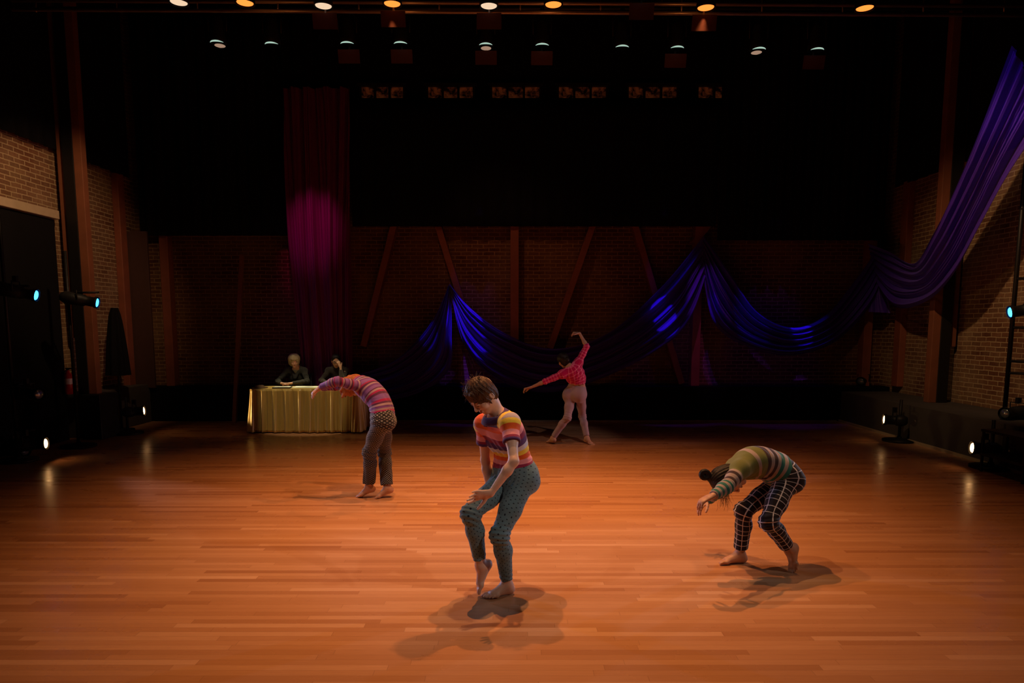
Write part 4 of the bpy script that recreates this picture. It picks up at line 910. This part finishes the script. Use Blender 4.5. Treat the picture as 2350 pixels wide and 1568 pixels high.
# ---- 1: front woman in the striped tee -------------------------------------------------
def front_woman():
    J = {'pel':(0.016,4.592,0.773),'mid':(-0.010,4.575,0.983),'neck':(-0.090,4.440,1.225),'hipR':(-0.047,4.639,0.744),'hipL':(0.076,4.532,0.774),
     'knR':(-0.270,4.330,0.591),'anR':(-0.210,4.416,0.215),'knL':(-0.082,4.334,0.447),'anL':(-0.035,4.443,0.078),'shR':(-0.188,4.545,1.148),'shL':(-0.014,4.300,1.192),
     'elL':(0.011,4.146,0.974),'wrL':(-0.131,4.109,0.780),'elR':(-0.185,4.640,0.885),'wrR':(-0.150,4.640,0.645)}
    B = Body(J, .93); root = person((-.07, 4.44, 0), 'front dancer with short brown hair, rainbow striped tee and dotted jeans, hand on raised knee')
    S = SDF(.0042); B.torso(S); B.chest(S); B.shoulders(S); B.hips(S)
    for sd in 'LR': B.arm(S, sd); B.leg(S, sd)
    B.foot(S, 'L', (-.85, -.50, -.02), (0, 0, 1)); B.foot(S, 'R', (-.42, -.25, -.87), (-.80, -.35, .35))
    B.hand(S, 'L', (-.95, -.25, -.05), (.15, -.8, -.35), [.12, .22, .30, .25], .15, .8)
    B.hand(S, 'R', (.12, -.75, -.62), (-.2, -.6, .7), .3)
    B.head(S, at(1108, 907, 4.37), (-.55, -.45, -.70), (-.54, -.44, .71), 'down')
    body = sdf_obj('body', S, 'skin_fair', root, 1, lips=B.lipf()); B.face_parts(body, root, 'down', brow='hair_brown')
    # hair: a short pixie cut with fringe
    C, f, u, l = B.H; P = B.P; H = SDF(.0042)
    H.ell(P(-.001, .040), (f, u, l), (.096, .094, .090), .02); H.ell(P(-.040, -.02), (f, u, l), (.056, .072, .072), .03)
    for c in (-1, 1): H.cap(P(.030, .01, c * .071), P(.022, -.045, c * .070), .012, .006, .012)
    H.ell(P(.115, -.055), (f, u, l), (.075, .092, .083), .006, mode='s')
    for c in (-1, 1): H.ell(P(-.004, -.016, c * .090), (f, u, l), (.019, .036, .022), .004, mode='s')
    for k, (c, b) in enumerate(((-.045, .045), (-.02, .036), (.008, .040), (.032, .034), (.055, .040))): H.cap(P(.075, .085, c * .6), P(.090 - abs(c) * .5, b, c), .016, .006, .008)
    def comb(Pt):
        w = Pt - C - f * -.02; a = np.arctan2(w @ l, w @ f); e = w @ u; return .0015 * np.sin(a * 19 + np.sin(e * 42 + a * 3) * 2.0) + .0016 * np.sin(a * 47 + np.sin(e * 90) * 1.5 + e * 60)
    H.fn(comb); sdf_obj('hair', H, 'hair_brown', root, 0)
    tips = []; rts = []; rnd = random.Random(3)
    for i in range(90):
        a = rnd.uniform(-1.9, 1.9); e = rnd.uniform(.03, .12); v = f * math.cos(a) + l * math.sin(a); p = C + v * .085 + u * e; rts.append(p); tips.append(p + v * rnd.uniform(.012, .026) - u * rnd.uniform(.015, .05) + l * rnd.uniform(-.012, .012))
    for i in range(60):
        a = rnd.uniform(0, 6.28); q_ = rnd.uniform(.01, .06); p = C + (f * math.cos(a) + l * math.sin(a)) * q_ + u * .118; rts.append(p); tips.append(p + (f * math.cos(a) + l * math.sin(a)) * .03 + u * rnd.uniform(.006, .022))
    strands('hair_wisps', 'hair_brown', root, rts, tips, .0016, .004, 4)
    # tee
    S = SDF(.0042); hem = B.sp[1] + (B.sp[2] - B.sp[1]) * .6
    B.torso(S, .010, .08, cuts=[(hem, B.sp[0] - B.sp[2] + B.fw[1] * .03)]); B.chest(S, .010); B.shoulders(S, .010)
    for i in (5, 6, 7): S.wr(B.sp[i] + B.fw[i] * .05, .13, B.sp[i] - B.sp[i - 1] + B.lat[i] * .5, .05, .0028)
    S.wr(B.sp[3], .16, B.sp[3] - B.sp[2], .035, .0035)
    for sd in 'LR':
        a, b = B.J['sh' + sd], B.J['el' + sd]; B.arm(S, sd, .016, (a + (b - a) * .50, b - a), 1)
        S.wr(a * .8 + B.sp[9] * .2, .08, b - a + B.fw[9] * .4, .03, .003)
    zc = nrm(B.P(-.02, -.05) - B.J['neck']); S.cap(B.J['neck'] + zc * .015 + B.fw[-1] * .02, B.J['neck'] + zc * .14 + B.fw[-1] * .02, .064, .10, .012, mode='s')
    bn = torso_bones(B, .068, .5, 0); bn = bn + sleeve_bones(B, 'L', 0.01, B.fw[9], .28, 1, .052, False) + sleeve_bones(B, 'R', 0.01, B.fw[9], .28, 1, .052, False)
    t = sdf_obj('tee_shirt', S, ['tee_stripes', 'tee_sleeve', 'tee_collar'], root, 2, bones=bn, regmat={0: 0, 1: 1})
    nc = Vector(B.J['neck'] + zc * .03 + B.fw[-1] * .02) - root.location; az = Vector(nrm(zc + A3((0, 0, .6))))
    for pf in t.data.polygons:
        w_ = pf.center - nc; h_ = w_.dot(az); w_ = w_ - az * h_
        if w_.length < .098 and h_ > -.075: pf.material_index = 2
    tag(t, 'short-sleeved knit tee with broad rainbow stripes')
    ring('neckband', 'tee_collar', t, root.location, Vector(B.J['neck']) + Vector(zc) * .000 + Vector(B.fw[-1]) * .022, zc * .5 + A3((.0, 0, .5)), .088, .024, B.lat[-1], 1.)
    # jeans
    S = trouser_sdf(B, .0042, .008, (B.sp[3] + (B.sp[2] - B.sp[3]) * .3, B.sp[3] - B.sp[1]), {'L': ankle_cut(B, 'L', .90), 'R': ankle_cut(B, 'R', .86)})
    for sd in 'LR':
        k_ = B.J['kn' + sd]; ax = B.J['an' + sd] - B.J['hip' + sd]; S.wr(k_ , .10, ax, .032, .0045); S.wr(B.J['an' + sd] * .9 + k_ * .1, .09, ax, .03, .002); S.wr(B.J['hip' + sd] + B.fw[0] * .06, .09, B.J['kn' + sd] - B.J['hip' + sd] + B.hl * .6, .035, .003)
    j = sdf_obj('jeans', S, 'dotted_denim', root, 1, bones=leg_bones(B, 'L', .324) + leg_bones(B, 'R', .324)); tag(j, 'blue-grey jeans with small black dots')
    b = MB(); p = Vector(B.sp[2] + B.fw[2] * .108 - A3((0, 0, .02))) - Vector(root.location); b.lathe(p, Vector(B.fw[2]), [(0, .008), (.004, .008), (.005, .004)], 10); b.build('button', M['chrome'], j)
    return root
# ---- 2: dancer in the purple striped jumper, bent forward with arms out -----------------
def purple_dancer():
    J = {'pel':(-1.325,6.951,0.844),'mid':(-1.375,6.989,1.055),'neck':(-1.585,7.105,1.222),'hipR':(-1.340,7.035,0.838),'hipL':(-1.325,6.867,0.85),
     'knL':(-1.487,7.025,0.498),'anL':(-1.518,7.087,0.120),'knR':(-1.364,7.200,0.468),'anR':(-1.325,7.095,0.108),'shL':(-1.545,6.965,1.185),'shR':(-1.600,7.280,1.208),
     'elL':(-1.733,6.766,1.262),'wrL':(-1.941,6.870,1.190),'elR':(-1.86,7.375,1.165),'wrR':(-2.09,7.447,1.130)}
    B = Body(J, .92); root = person((-1.45, 7.1, 0), 'barefoot dancer in purple striped jumper bent forward, arms stretched toward the gold table')
    S = SDF(.0052); B.torso(S); B.shoulders(S); B.hips(S)
    for sd in 'LR': B.arm(S, sd); B.leg(S, sd)
    B.foot(S, 'L', (-.83, -.05, -.34), (-.3, 0, .95)); B.foot(S, 'R', (-.86, -.3, -.32), (-.3, 0, .95))
    B.hand(S, 'L', (-.75, -.1, -.62), (.3, .2, -.9), .5); B.hand(S, 'R', (-.8, 0, -.5), (0, 0, -1), .5)
    B.head(S, at(812, 888, 7.20), (.35, -.10, -.93), (-.93, 0, -.35))
    body = sdf_obj('body', S, 'skin_warm', root, 1, lips=B.lipf()); B.face_parts(body, root)
    C, f, u, l = B.H; P = B.P; H = SDF(.0055); rnd = random.Random(5)
    H.ell(P(-.02, .035), (f, u, l), (.108, .10, .098), .03); H.ell(P(-.05, -.04), (f, u, l), (.075, .08, .085), .04)
    H.ell(P(.115, -.055), (f, u, l), (.075, .09, .075), .01, mode='s')
    for i in range(60):
        a = rnd.uniform(0, 6.28); e = rnd.uniform(-.5, 1); v = nrm(-f * .35 + l * math.cos(a) * (1 - abs(e)) ** .5 + f * math.sin(a) * .9 * (1 - abs(e)) ** .5 + u * e)
        if v @ f > .55 and v @ u < .35: continue
        p = P(-.02, .03) + v * rnd.uniform(.085, .105); H.sph(p, rnd.uniform(.014, .024), .012)
    for i in range(16):
        p = P(.0 + rnd.uniform(-.05, .03), .09, rnd.uniform(-.07, .07)); q = p + A3((rnd.uniform(-.05, -.01), rnd.uniform(-.03, .03), -rnd.uniform(.02, .06))); H.cap(p, q, .016, .009, .012)
    h = sdf_obj('hair', H, 'hair_copper', root, 0); tag(h, 'curly copper brown hair hanging down')
    S = SDF(.0052); B.torso(S, .018, .08, k=.04, cuts=[(B.sp[1] * .6 + B.sp[2] * .4, B.sp[0] - B.sp[2] + B.fw[1] * .05)]); B.chest(S, .01); B.shoulders(S, .014)
    for sd in 'LR':
        B.arm(S, sd, .013, (B.J['wr' + sd] + (B.J['el' + sd] - B.J['wr' + sd]) * .06, B.J['wr' + sd] - B.J['el' + sd]), k=.03); S.wr(B.J['el' + sd], .08, B.J['wr' + sd] - B.J['sh' + sd], .035, .003); S.wr(B.J['wr' + sd], .07, B.J['wr' + sd] - B.J['el' + sd], .03, .003)
    for i in (2, 4, 6): S.wr(B.sp[i], .15, B.sp[i] - B.sp[i - 1] + B.lat[i] * .3, .06, .004)
    S.wr(B.sp[2], .17, B.sp[2] - B.sp[1], .03, .004)
    zc = nrm(B.P(-.02, -.05) - B.J['neck']); S.cap(B.J['neck'] + zc * .02, B.J['neck'] + zc * .14, .06, .085, .012, mode='s')
    t = sdf_obj('jumper', S, 'knit_purple', root, 2, bones=torso_bones(B, 0, .5, 0) + sleeve_bones(B, 'L', .02, (0, 0, 1), .28, 1) + sleeve_bones(B, 'R', .02, (0, 0, 1), .28, 1)); tag(t, 'long-sleeved jumper in purple, magenta and cream stripes')
    S = trouser_sdf(B, .0052, .015, (B.sp[2], B.sp[2] - B.sp[0]), {'L': ankle_cut(B, 'L', .90), 'R': ankle_cut(B, 'R', .93)}, .035, .052)
    for sd in 'LR':
        k_ = B.J['kn' + sd]; ax = B.J['an' + sd] - B.J['hip' + sd]; S.wr(k_, .12, ax, .045, .005); S.wr(B.J['an' + sd] * .7 + k_ * .3, .15, nrm(ax) * .3 + B.hl, .05, .004); S.wr(B.J['hip' + sd], .14, ax + B.hl * .4, .05, .005)
    j = sdf_obj('trousers', S, 'small_print', root, 1, bones=leg_bones(B, 'L', .336) + leg_bones(B, 'R', .336)); tag(j, 'tapered trousers in a tiny black and cream print')
def reach(a, px, py, L, near=True):
    """point at distance L from joint a that the photograph shows at px,py"""
    o = A3((0, 0, CAMZ)); d = nrm(A3(at(px, py, 5.)) - o); b = (o - a) @ d; c = (o - a) @ (o - a) - L * L; D = b * b - c
    return o + d * (-b + (0 if D < 0 else (-D ** .5 if near else D ** .5)))
# ---- 3: dancer at right, folded over ----------------------------------------------------
def check_dancer():
    J = {'pel':(2.047,5.023,0.656),'low':(1.985,5.015,.748),'mid':(1.880,4.99,0.798),'upp':(1.765,4.945,.808),'neck':(1.655,4.90,0.765),'hipR':(2.053,5.098,0.628),'hipL':(2.026,4.951,0.676),
     'knR':(1.722,4.961,0.438),'anR':(1.744,5.064,0.078),'knL':(1.821,4.729,0.420),'anL':(2.044,4.885,0.165),'shR':(1.680,5.055,0.745),'shL':(1.615,4.765,0.790),
     'elL':(1.500,4.560,0.700),'wrL':(1.388,4.640,0.560),'elR':(1.600,5.20,0.56),'wrR':(1.440,5.13,0.455)}
    for sd, nr in (('L', True), ('R', False)):
        s_ = A3(J['sh' + sd], float); w_ = reach(s_, 1637, 1138, .43, nr) if nr else reach(s_, 1627, 1150, .44, nr); J['wr' + sd] = tuple(w_); J['el' + sd] = tuple(s_ * .46 + w_ * .54 + A3((.01, 0, -.02)))
    B = Body(J, .90); root = person((1.9, 4.95, 0), 'dancer folded over, hair in a bun, green striped jumper and black windowpane-check trousers')
    S = SDF(.0045); B.torso(S); B.shoulders(S); B.hips(S)
    for sd in 'LR': B.arm(S, sd); B.leg(S, sd)
    B.foot(S, 'R', (-.98, -.15, -.02), (0, 0, 1)); B.foot(S, 'L', (-.18, -.30, -.93), (-.85, -.3, .25))
    B.hand(S, 'L', (-.85, .1, -.45), (.2, .1, -.9), .55); B.hand(S, 'R', (-.8, -.1, -.5), (0, 0, -1), .5)
    B.head(S, at(1671, 1101, 4.84), (.42, -.10, -.90), (-.90, -.06, -.42))
    body = sdf_obj('body', S, 'skin_warm', root, 1, lips=B.lipf()); B.face_parts(body, root)
    C, f, u, l = B.H; P = B.P; H = SDF(.0045)
    H.ell(P(-.012, .038), (f, u, l), (.102, .092, .086), .02); H.ell(P(-.05, -.02), (f, u, l), (.058, .07, .07), .03); H.ell(P(.125, -.065), (f, u, l), (.08, .10, .09), .01, mode='s')
    for c in (-1, 1): H.ell(P(-.004, -.016, c * .090), (f, u, l), (.019, .036, .022), .004, mode='s')
    H.cap(P(-.045, .10), P(-.085, .125), .03, .026, .02)
    for i in range(9):
        a = i * .7; H.cap(P(-.10 + .022 * math.cos(a), .138 + .022 * math.sin(a), -.02), P(-.108 + .026 * math.cos(a + .9), .142 + .026 * math.sin(a + .9), .02), .017, .017, .01)
    H.fn(lambda Q: .0016 * np.sin(np.arctan2((Q - C) @ l, (Q - C) @ f) * 30)); h = sdf_obj('hair', H, 'hair_black', root, 0); tag(h, 'black hair knotted in a bun')
    rnd = random.Random(8); rts = []; tps = []
    for i in range(70):
        p = P(.065 + rnd.uniform(-.03, .02), .06 + rnd.uniform(-.03, .03), rnd.uniform(-.06, .06)); rts.append(p); tps.append(p + A3((rnd.uniform(-.03, .04), rnd.uniform(-.02, .02), -rnd.uniform(.05, .15))))
    strands('loose_hair', 'hair_black', root, rts, tps, .0010, .012, 4)
    cc = [(B.sp[2] * .9 + B.sp[1] * .1, B.sp[0] - B.sp[2] - B.fw[1] * .10)]; S = SDF(.0045); B.torso(S, .014, .10, k=.04, cuts=cc); B.shoulders(S, .012); B.chest(S, .006)
    for sd in 'LR':
        B.arm(S, sd, .014, (B.J['wr' + sd] + (B.J['el' + sd] - B.J['wr' + sd]) * .02, B.J['wr' + sd] - B.J['el' + sd]), k=.03); S.wr(B.J['el' + sd], .09, B.J['wr' + sd] - B.J['sh' + sd], .03, .003)
    for i in (3, 5, 7, 9): S.wr(B.sp[i] + B.fw[i] * .04, .14, (B.sp[i] - B.sp[i - 1]) * 10 + B.lat[i] * .3, .045, .005)
    # the jumper hangs away from the belly
    S.cap(B.sp[2] + B.fw[2] * .06, B.sp[5] + B.fw[5] * .055, .075, .07, .05, B.lat[4], 1.5, 1., cuts=cc)
    
    zc = nrm(B.P(-.02, -.05) - B.J['neck']); S.cap(B.J['neck'] + zc * .03, B.J['neck'] + zc * .14, .058, .085, .012, mode='s')
    t = sdf_obj('jumper', S, ['knit_green', 'knit_green_sleeve'], root, 2, bones=torso_bones(B, 0, .5, 0) + sleeve_bones(B, 'L', .0, (0, 0, 1), .28, 1) + sleeve_bones(B, 'R', .0, (0, 0, 1), .28, 1), regmat={0: 0, 1: 1}); tag(t, 'thin jumper with olive, beige and teal stripes')
    S = trouser_sdf(B, .0045, .010, (B.sp[2] * .5 + B.sp[1] * .5, B.sp[2] - B.sp[0] + B.fw[1] * .07), {'L': ankle_cut(B, 'L', .83), 'R': ankle_cut(B, 'R', .86)}, .03, .047)
    for sd in 'LR':
        k_ = B.J['kn' + sd]; ax = B.J['an' + sd] - B.J['hip' + sd]; S.wr(k_, .10, ax, .035, .0045); S.wr(B.J['hip' + sd], .12, ax, .05, .004)
    j = sdf_obj('trousers', S, 'windowpane_check', root, 1, bones=leg_bones(B, 'L', .329) + leg_bones(B, 'R', .329)); tag(j, 'cropped black trousers with a white windowpane check')
# ---- 4: dancer at the back in pink, seen from behind --------------------------------------
def pink_dancer():
    J = {'pel':(0.985,10.497,0.765),'mid':(1.000,10.454,0.975),'neck':(0.895,10.35,1.185),'hipR':(1.050,10.437,0.764),'hipL':(0.915,10.540,0.752),
     'knL':(0.845,10.33,0.418),'anL':(0.635,10.42,0.098),'knR':(1.103,10.616,0.403),'anR':(1.160,10.45,0.088),'shL':(0.765,10.33,1.085),'shR':(1.015,10.40,1.265),
     'elL':(0.503,10.327,0.975),'wrL':(0.281,10.331,0.880),'elR':(1.135,10.40,1.50),'wrR':(1.030,10.467,1.700)}
    B = Body(J, .89); root = person((.93, 10.45, 0), 'dancer at the back in pink plaid top, seen from behind with one arm raised')
    # she faces away: her left side is towards picture left, so lateral vectors already point left; forward is upstage
    S = SDF(.0058); B.torso(S); B.shoulders(S); B.hips(S)
    for sd in 'LR': B.arm(S, sd); B.leg(S, sd); S.sph(B.J['hip' + sd] - B.fw[0] * .05 + A3((0, 0, .0)), .100, .05)
    B.foot(S, 'L', (-.55, .75, -.25), (.1, .2, .95)); B.foot(S, 'R', (.45, -.75, -.18), (0, 0, 1))
    B.hand(S, 'L', (-.95, 0, -.22), (0, -.3, -.9), .7); B.hand(S, 'R', (-.93, .1, .1), (-.3, .1, -.9), .75)
    B.head(S, at(1293, 828, 10.42), (-.42, .88, -.15), (-.42, -.05, .9))
    body = sdf_obj('body', S, 'skin_warm', root, 1); C, f, u, l = B.H; P = B.P; H = SDF(.0058)
    H.ell(P(-.012, .035), (f, u, l), (.100, .092, .086), .02); H.ell(P(-.05, -.03), (f, u, l), (.058, .065, .068), .03); H.ell(P(.12, -.06), (f, u, l), (.08, .10, .09), .01, mode='s'); H.sph(P(-.11, .0), .036, .02)
    for c in (-1, 1): H.ell(P(-.004, -.016, c * .090), (f, u, l), (.019, .036, .022), .004, mode='s')
    sdf_obj('hair', H, 'hair_black', root, 1)
    S = SDF(.0058); B.torso(S, .014, .34, k=.04, cuts=[(B.sp[5] * .4 + B.sp[6] * .6, B.sp[3] - B.sp[5])]); B.shoulders(S, .014)
    for sd in 'LR': B.arm(S, sd, .014, (B.J['el' + sd] + (B.J['wr' + sd] - B.J['el' + sd]) * .12, B.J['wr' + sd] - B.J['el' + sd])); S.wr(B.J['el' + sd], .08, B.J['el' + sd] - B.J['sh' + sd], .04, .003)
    for i in (5, 7, 9): S.wr(B.sp[i], .17, (B.sp[i] - B.sp[i - 1]) * 12 + B.lat[i] * .6, .06, .006)
    zc = nrm(B.P(-.02, -.05) - B.J['neck']); S.cap(B.J['neck'] + zc * .02, B.J['neck'] + zc * .14, .06, .085, .012, mode='s')
    t = sdf_obj('blouse', S, 'pink_plaid', root, 2, bones=torso_bones(B, 0, .51, 0) + sleeve_bones(B, 'L', 0, (0, 0, 1), .272, 1) + sleeve_bones(B, 'R', 0, (1, 0, 0), .272, 1)); tag(t, 'cropped hot pink plaid blouse with sleeves to the elbow')
    S = trouser_sdf(B, .0058, .007, (B.sp[4] * .8 + B.sp[3] * .2, B.sp[3] - B.sp[1]), {'L': ankle_cut(B, 'L', .94), 'R': ankle_cut(B, 'R', .92)}, .03, .042, .42)
    for sd in 'LR': S.sph(B.J['hip' + sd] - B.fw[0] * .05, .107, .05); S.wr(B.J['kn' + sd], .1, B.J['an' + sd] - B.J['hip' + sd], .04, .003)
    tag(sdf_obj('leggings', S, 'mauve_leggings', root, 1, bones=leg_bones(B, 'L', .33) + leg_bones(B, 'R', .33)), 'plain mauve leggings')
# ---- 5 and 6: the two people sitting behind the table -------------------------------------
def seated(cx, Y, hp, hf, hu, lab, skin, hairm, top, wrL, wrR, elL, elR, man=False, short=False):
    c = Vector(cx)
    X, Yy = c.x, c.y
    J = {'pel':(X, Yy + .14, .56),'mid':(X, Yy + .16, .78),'neck':(X + .01, Yy + .10, 1.07),'hipR':(X - .085, Yy + .13, .55),'hipL':(X + .085, Yy + .13, .55),
     'knL':(X + .11, Yy - .24, .50),'anL':(X + .11, Yy - .20, .085),'knR':(X - .11, Yy - .24, .50),'anR':(X - .11, Yy - .20, .085),'shR':(X - .150, Yy + .08, .995),'shL':(X + .150, Yy + .08, .995),
     'elL': elL, 'wrL': wrL, 'elR': elR, 'wrR': wrR}
    B = Body(J, .86, man); root = person((X, Yy, 0), lab)
    S = SDF(.0065); B.torso(S); B.shoulders(S); B.hips(S)
    for sd in 'LR': B.arm(S, sd); B.leg(S, sd); B.foot(S, sd, (0, -1, 0), (0, 0, 1))
    return B, root, S
def judges():
    Yt = 12.40
    h1 = at(675, 829, Yt); X = h1.x
    B, root, S = seated((X, Yt, 0), Yt, h1, None, None, 'seated woman behind the gold table with short blond hair and black jacket', 'skin_fair', 'hair_blonde', 'black_jacket',
        (X + .02, Yt - .30, .80), (X - .14, Yt - .30, .80), (X + .27, Yt - .13, .82), (X - .27, Yt - .13, .82))
    B.hand(S, 'L', (-.9, -.3, -.05), (0, 0, -1), .3); B.hand(S, 'R', (.9, -.35, -.05), (0, 0, -1), .3)
    B.head(S, h1, (.38, -.90, -.16), (.05, -.15, 1)); sdf_obj('body', S, 'skin_fair', root, 1, lips=B.lipf()); B.face_parts(None, root, brow='hair_blonde'); C, f, u, l = B.H; P = B.P
    H = SDF(.006); H.ell(P(-.01, .045), (f, u, l), (.112, .098, .105), .03); H.ell(P(-.04, -.02), (f, u, l), (.08, .09, .100), .03); H.ell(P(.125, -.06), (f, u, l), (.085, .098, .075), .01, mode='s')
    for k, (a, b) in enumerate(((-.05, .05), (-.02, .045), (.02, .043), (.05, .05))): H.cap(P(.06, .10, a * .5), P(.095, b, a), .02, .010, .01)
    H.fn(lambda Q: .003 * np.sin(np.arctan2((Q - C) @ l, (Q - C) @ f) * 22)); sdf_obj('hair', H, 'hair_blonde', root, 0)
    S = SDF(.0065); B.torso(S, .014, .05); B.shoulders(S, .010); B.chest(S, .006)
    for sd in 'LR': B.arm(S, sd, .011, (B.J['wr' + sd] * .9 + B.J['el' + sd] * .1, B.J['wr' + sd] - B.J['el' + sd])); S.wr(B.J['el' + sd], .1, B.J['wr' + sd] - B.J['sh' + sd], .05, .005)
    n_ = B.J['neck']; S.cap(n_ + A3((0, -.09, -.16)), n_ + A3((0, -.03, .12)), .045, .10, .01, mode='s')
    for c in (-1, 1): S.cap(n_ + A3((c * .005, -.12, -.20)), n_ + A3((c * .075, -.03, -.01)), .014, .016, .015, (1, 0, 0), 1.6, .7)
    tag(sdf_obj('jacket', S, 'black_jacket', root, 1, bones=torso_bones(B, 0, .5, 0)), 'open black jacket')
    S = SDF(.0065); B.torso(S, .008, .5, 1.0); S.plane(n_ + A3((0, 0, -.03)), (0, -.3, 1)); sdf_obj('shirt', S, 'pale_shirt', root, 1, bones=torso_bones(B, 0, .5, 0))
    S = trouser_sdf(B, .0075, .012, (B.sp[2], (0, 0, 1)), {'L': ankle_cut(B, 'L'), 'R': ankle_cut(B, 'R')}); sdf_obj('trousers', S, 'black_jacket', root, 1, bones=leg_bones(B, 'L', .33))
    h2 = at(771, 829, Yt + .05); X = h2.x
    B, root, S = seated((X, Yt + .03, 0), Yt, h2, None, None, 'seated dark-haired person with glasses behind the gold table, resting forehead on one hand', 'skin_tan', 'hair_black', 'dark_sweater',
        (X + .125, Yt - .13, 1.075), (X - .06, Yt - .27, .80), (X + .16, Yt - .20, .83), (X - .24, Yt - .10, .83))
    B.hand(S, 'L', (-.36, .15, .9), (-.7, .5, 0), .35, sc=1.05); B.hand(S, 'R', (.9, -.3, -.05), (0, 0, -1), .3)
    B.head(S, h2, (.28, -.90, -.30), (.10, -.30, .95)); sdf_obj('body', S, 'skin_tan', root, 1, lips=B.lipf()); B.face_parts(None, root, brow='hair_black'); C, f, u, l = B.H; P = B.P
    H = SDF(.006); H.ell(P(-.018, .036), (f, u, l), (.094, .092, .082), .02); H.ell(P(-.05, -.02), (f, u, l), (.054, .065, .070), .03); H.ell(P(.125, -.02), (f, u, l), (.085, .095, .085), .01, mode='s'); sdf_obj('hair', H, 'hair_black', root, 1)
    g = MB(); o0 = Vector(root.location)
    for c in (-1, 1):
        g.tube([Vector(P(.098 - .012 * (math.cos(a) * .5 + .5) * 0, .002 + .018 * math.sin(a), c * .031 + .024 * math.cos(a))) - o0 for a in [i * math.pi / 8 for i in range(17)]], .0028, 6)
        g.tube([Vector(P(.096, .008, c * .055)) - o0, Vector(P(.0, .004, c * .078)) - o0], .0022, 6)
    g.tube([Vector(P(.098, .006, -.008)) - o0, Vector(P(.098, .006, .008)) - o0], .0022, 6); g.build('glasses', M['glasses_black'], root)
    S = SDF(.0065); B.torso(S, .014, .05); B.shoulders(S, .012)
    for sd in 'LR': B.arm(S, sd, .011, (B.J['wr' + sd] * .8 + B.J['el' + sd] * .2, B.J['wr' + sd] - B.J['el' + sd])); S.wr(B.J['el' + sd], .1, B.J['wr' + sd] - B.J['sh' + sd], .05, .005)
    S.cap(B.J['neck'], B.P(-.02, -.085), .066, .062, .03); tag(sdf_obj('sweater', S, 'dark_sweater', root, 1, bones=torso_bones(B, 0, .5, 0)), 'dark high-necked sweater')
    S = trouser_sdf(B, .0075, .012, (B.sp[2], (0, 0, 1)), {'L': ankle_cut(B, 'L'), 'R': ankle_cut(B, 'R')}); sdf_obj('trousers', S, 'black_jacket', root, 1, bones=leg_bones(B, 'L', .33))

front_woman(); purple_dancer(); check_dancer(); pink_dancer(); judges()
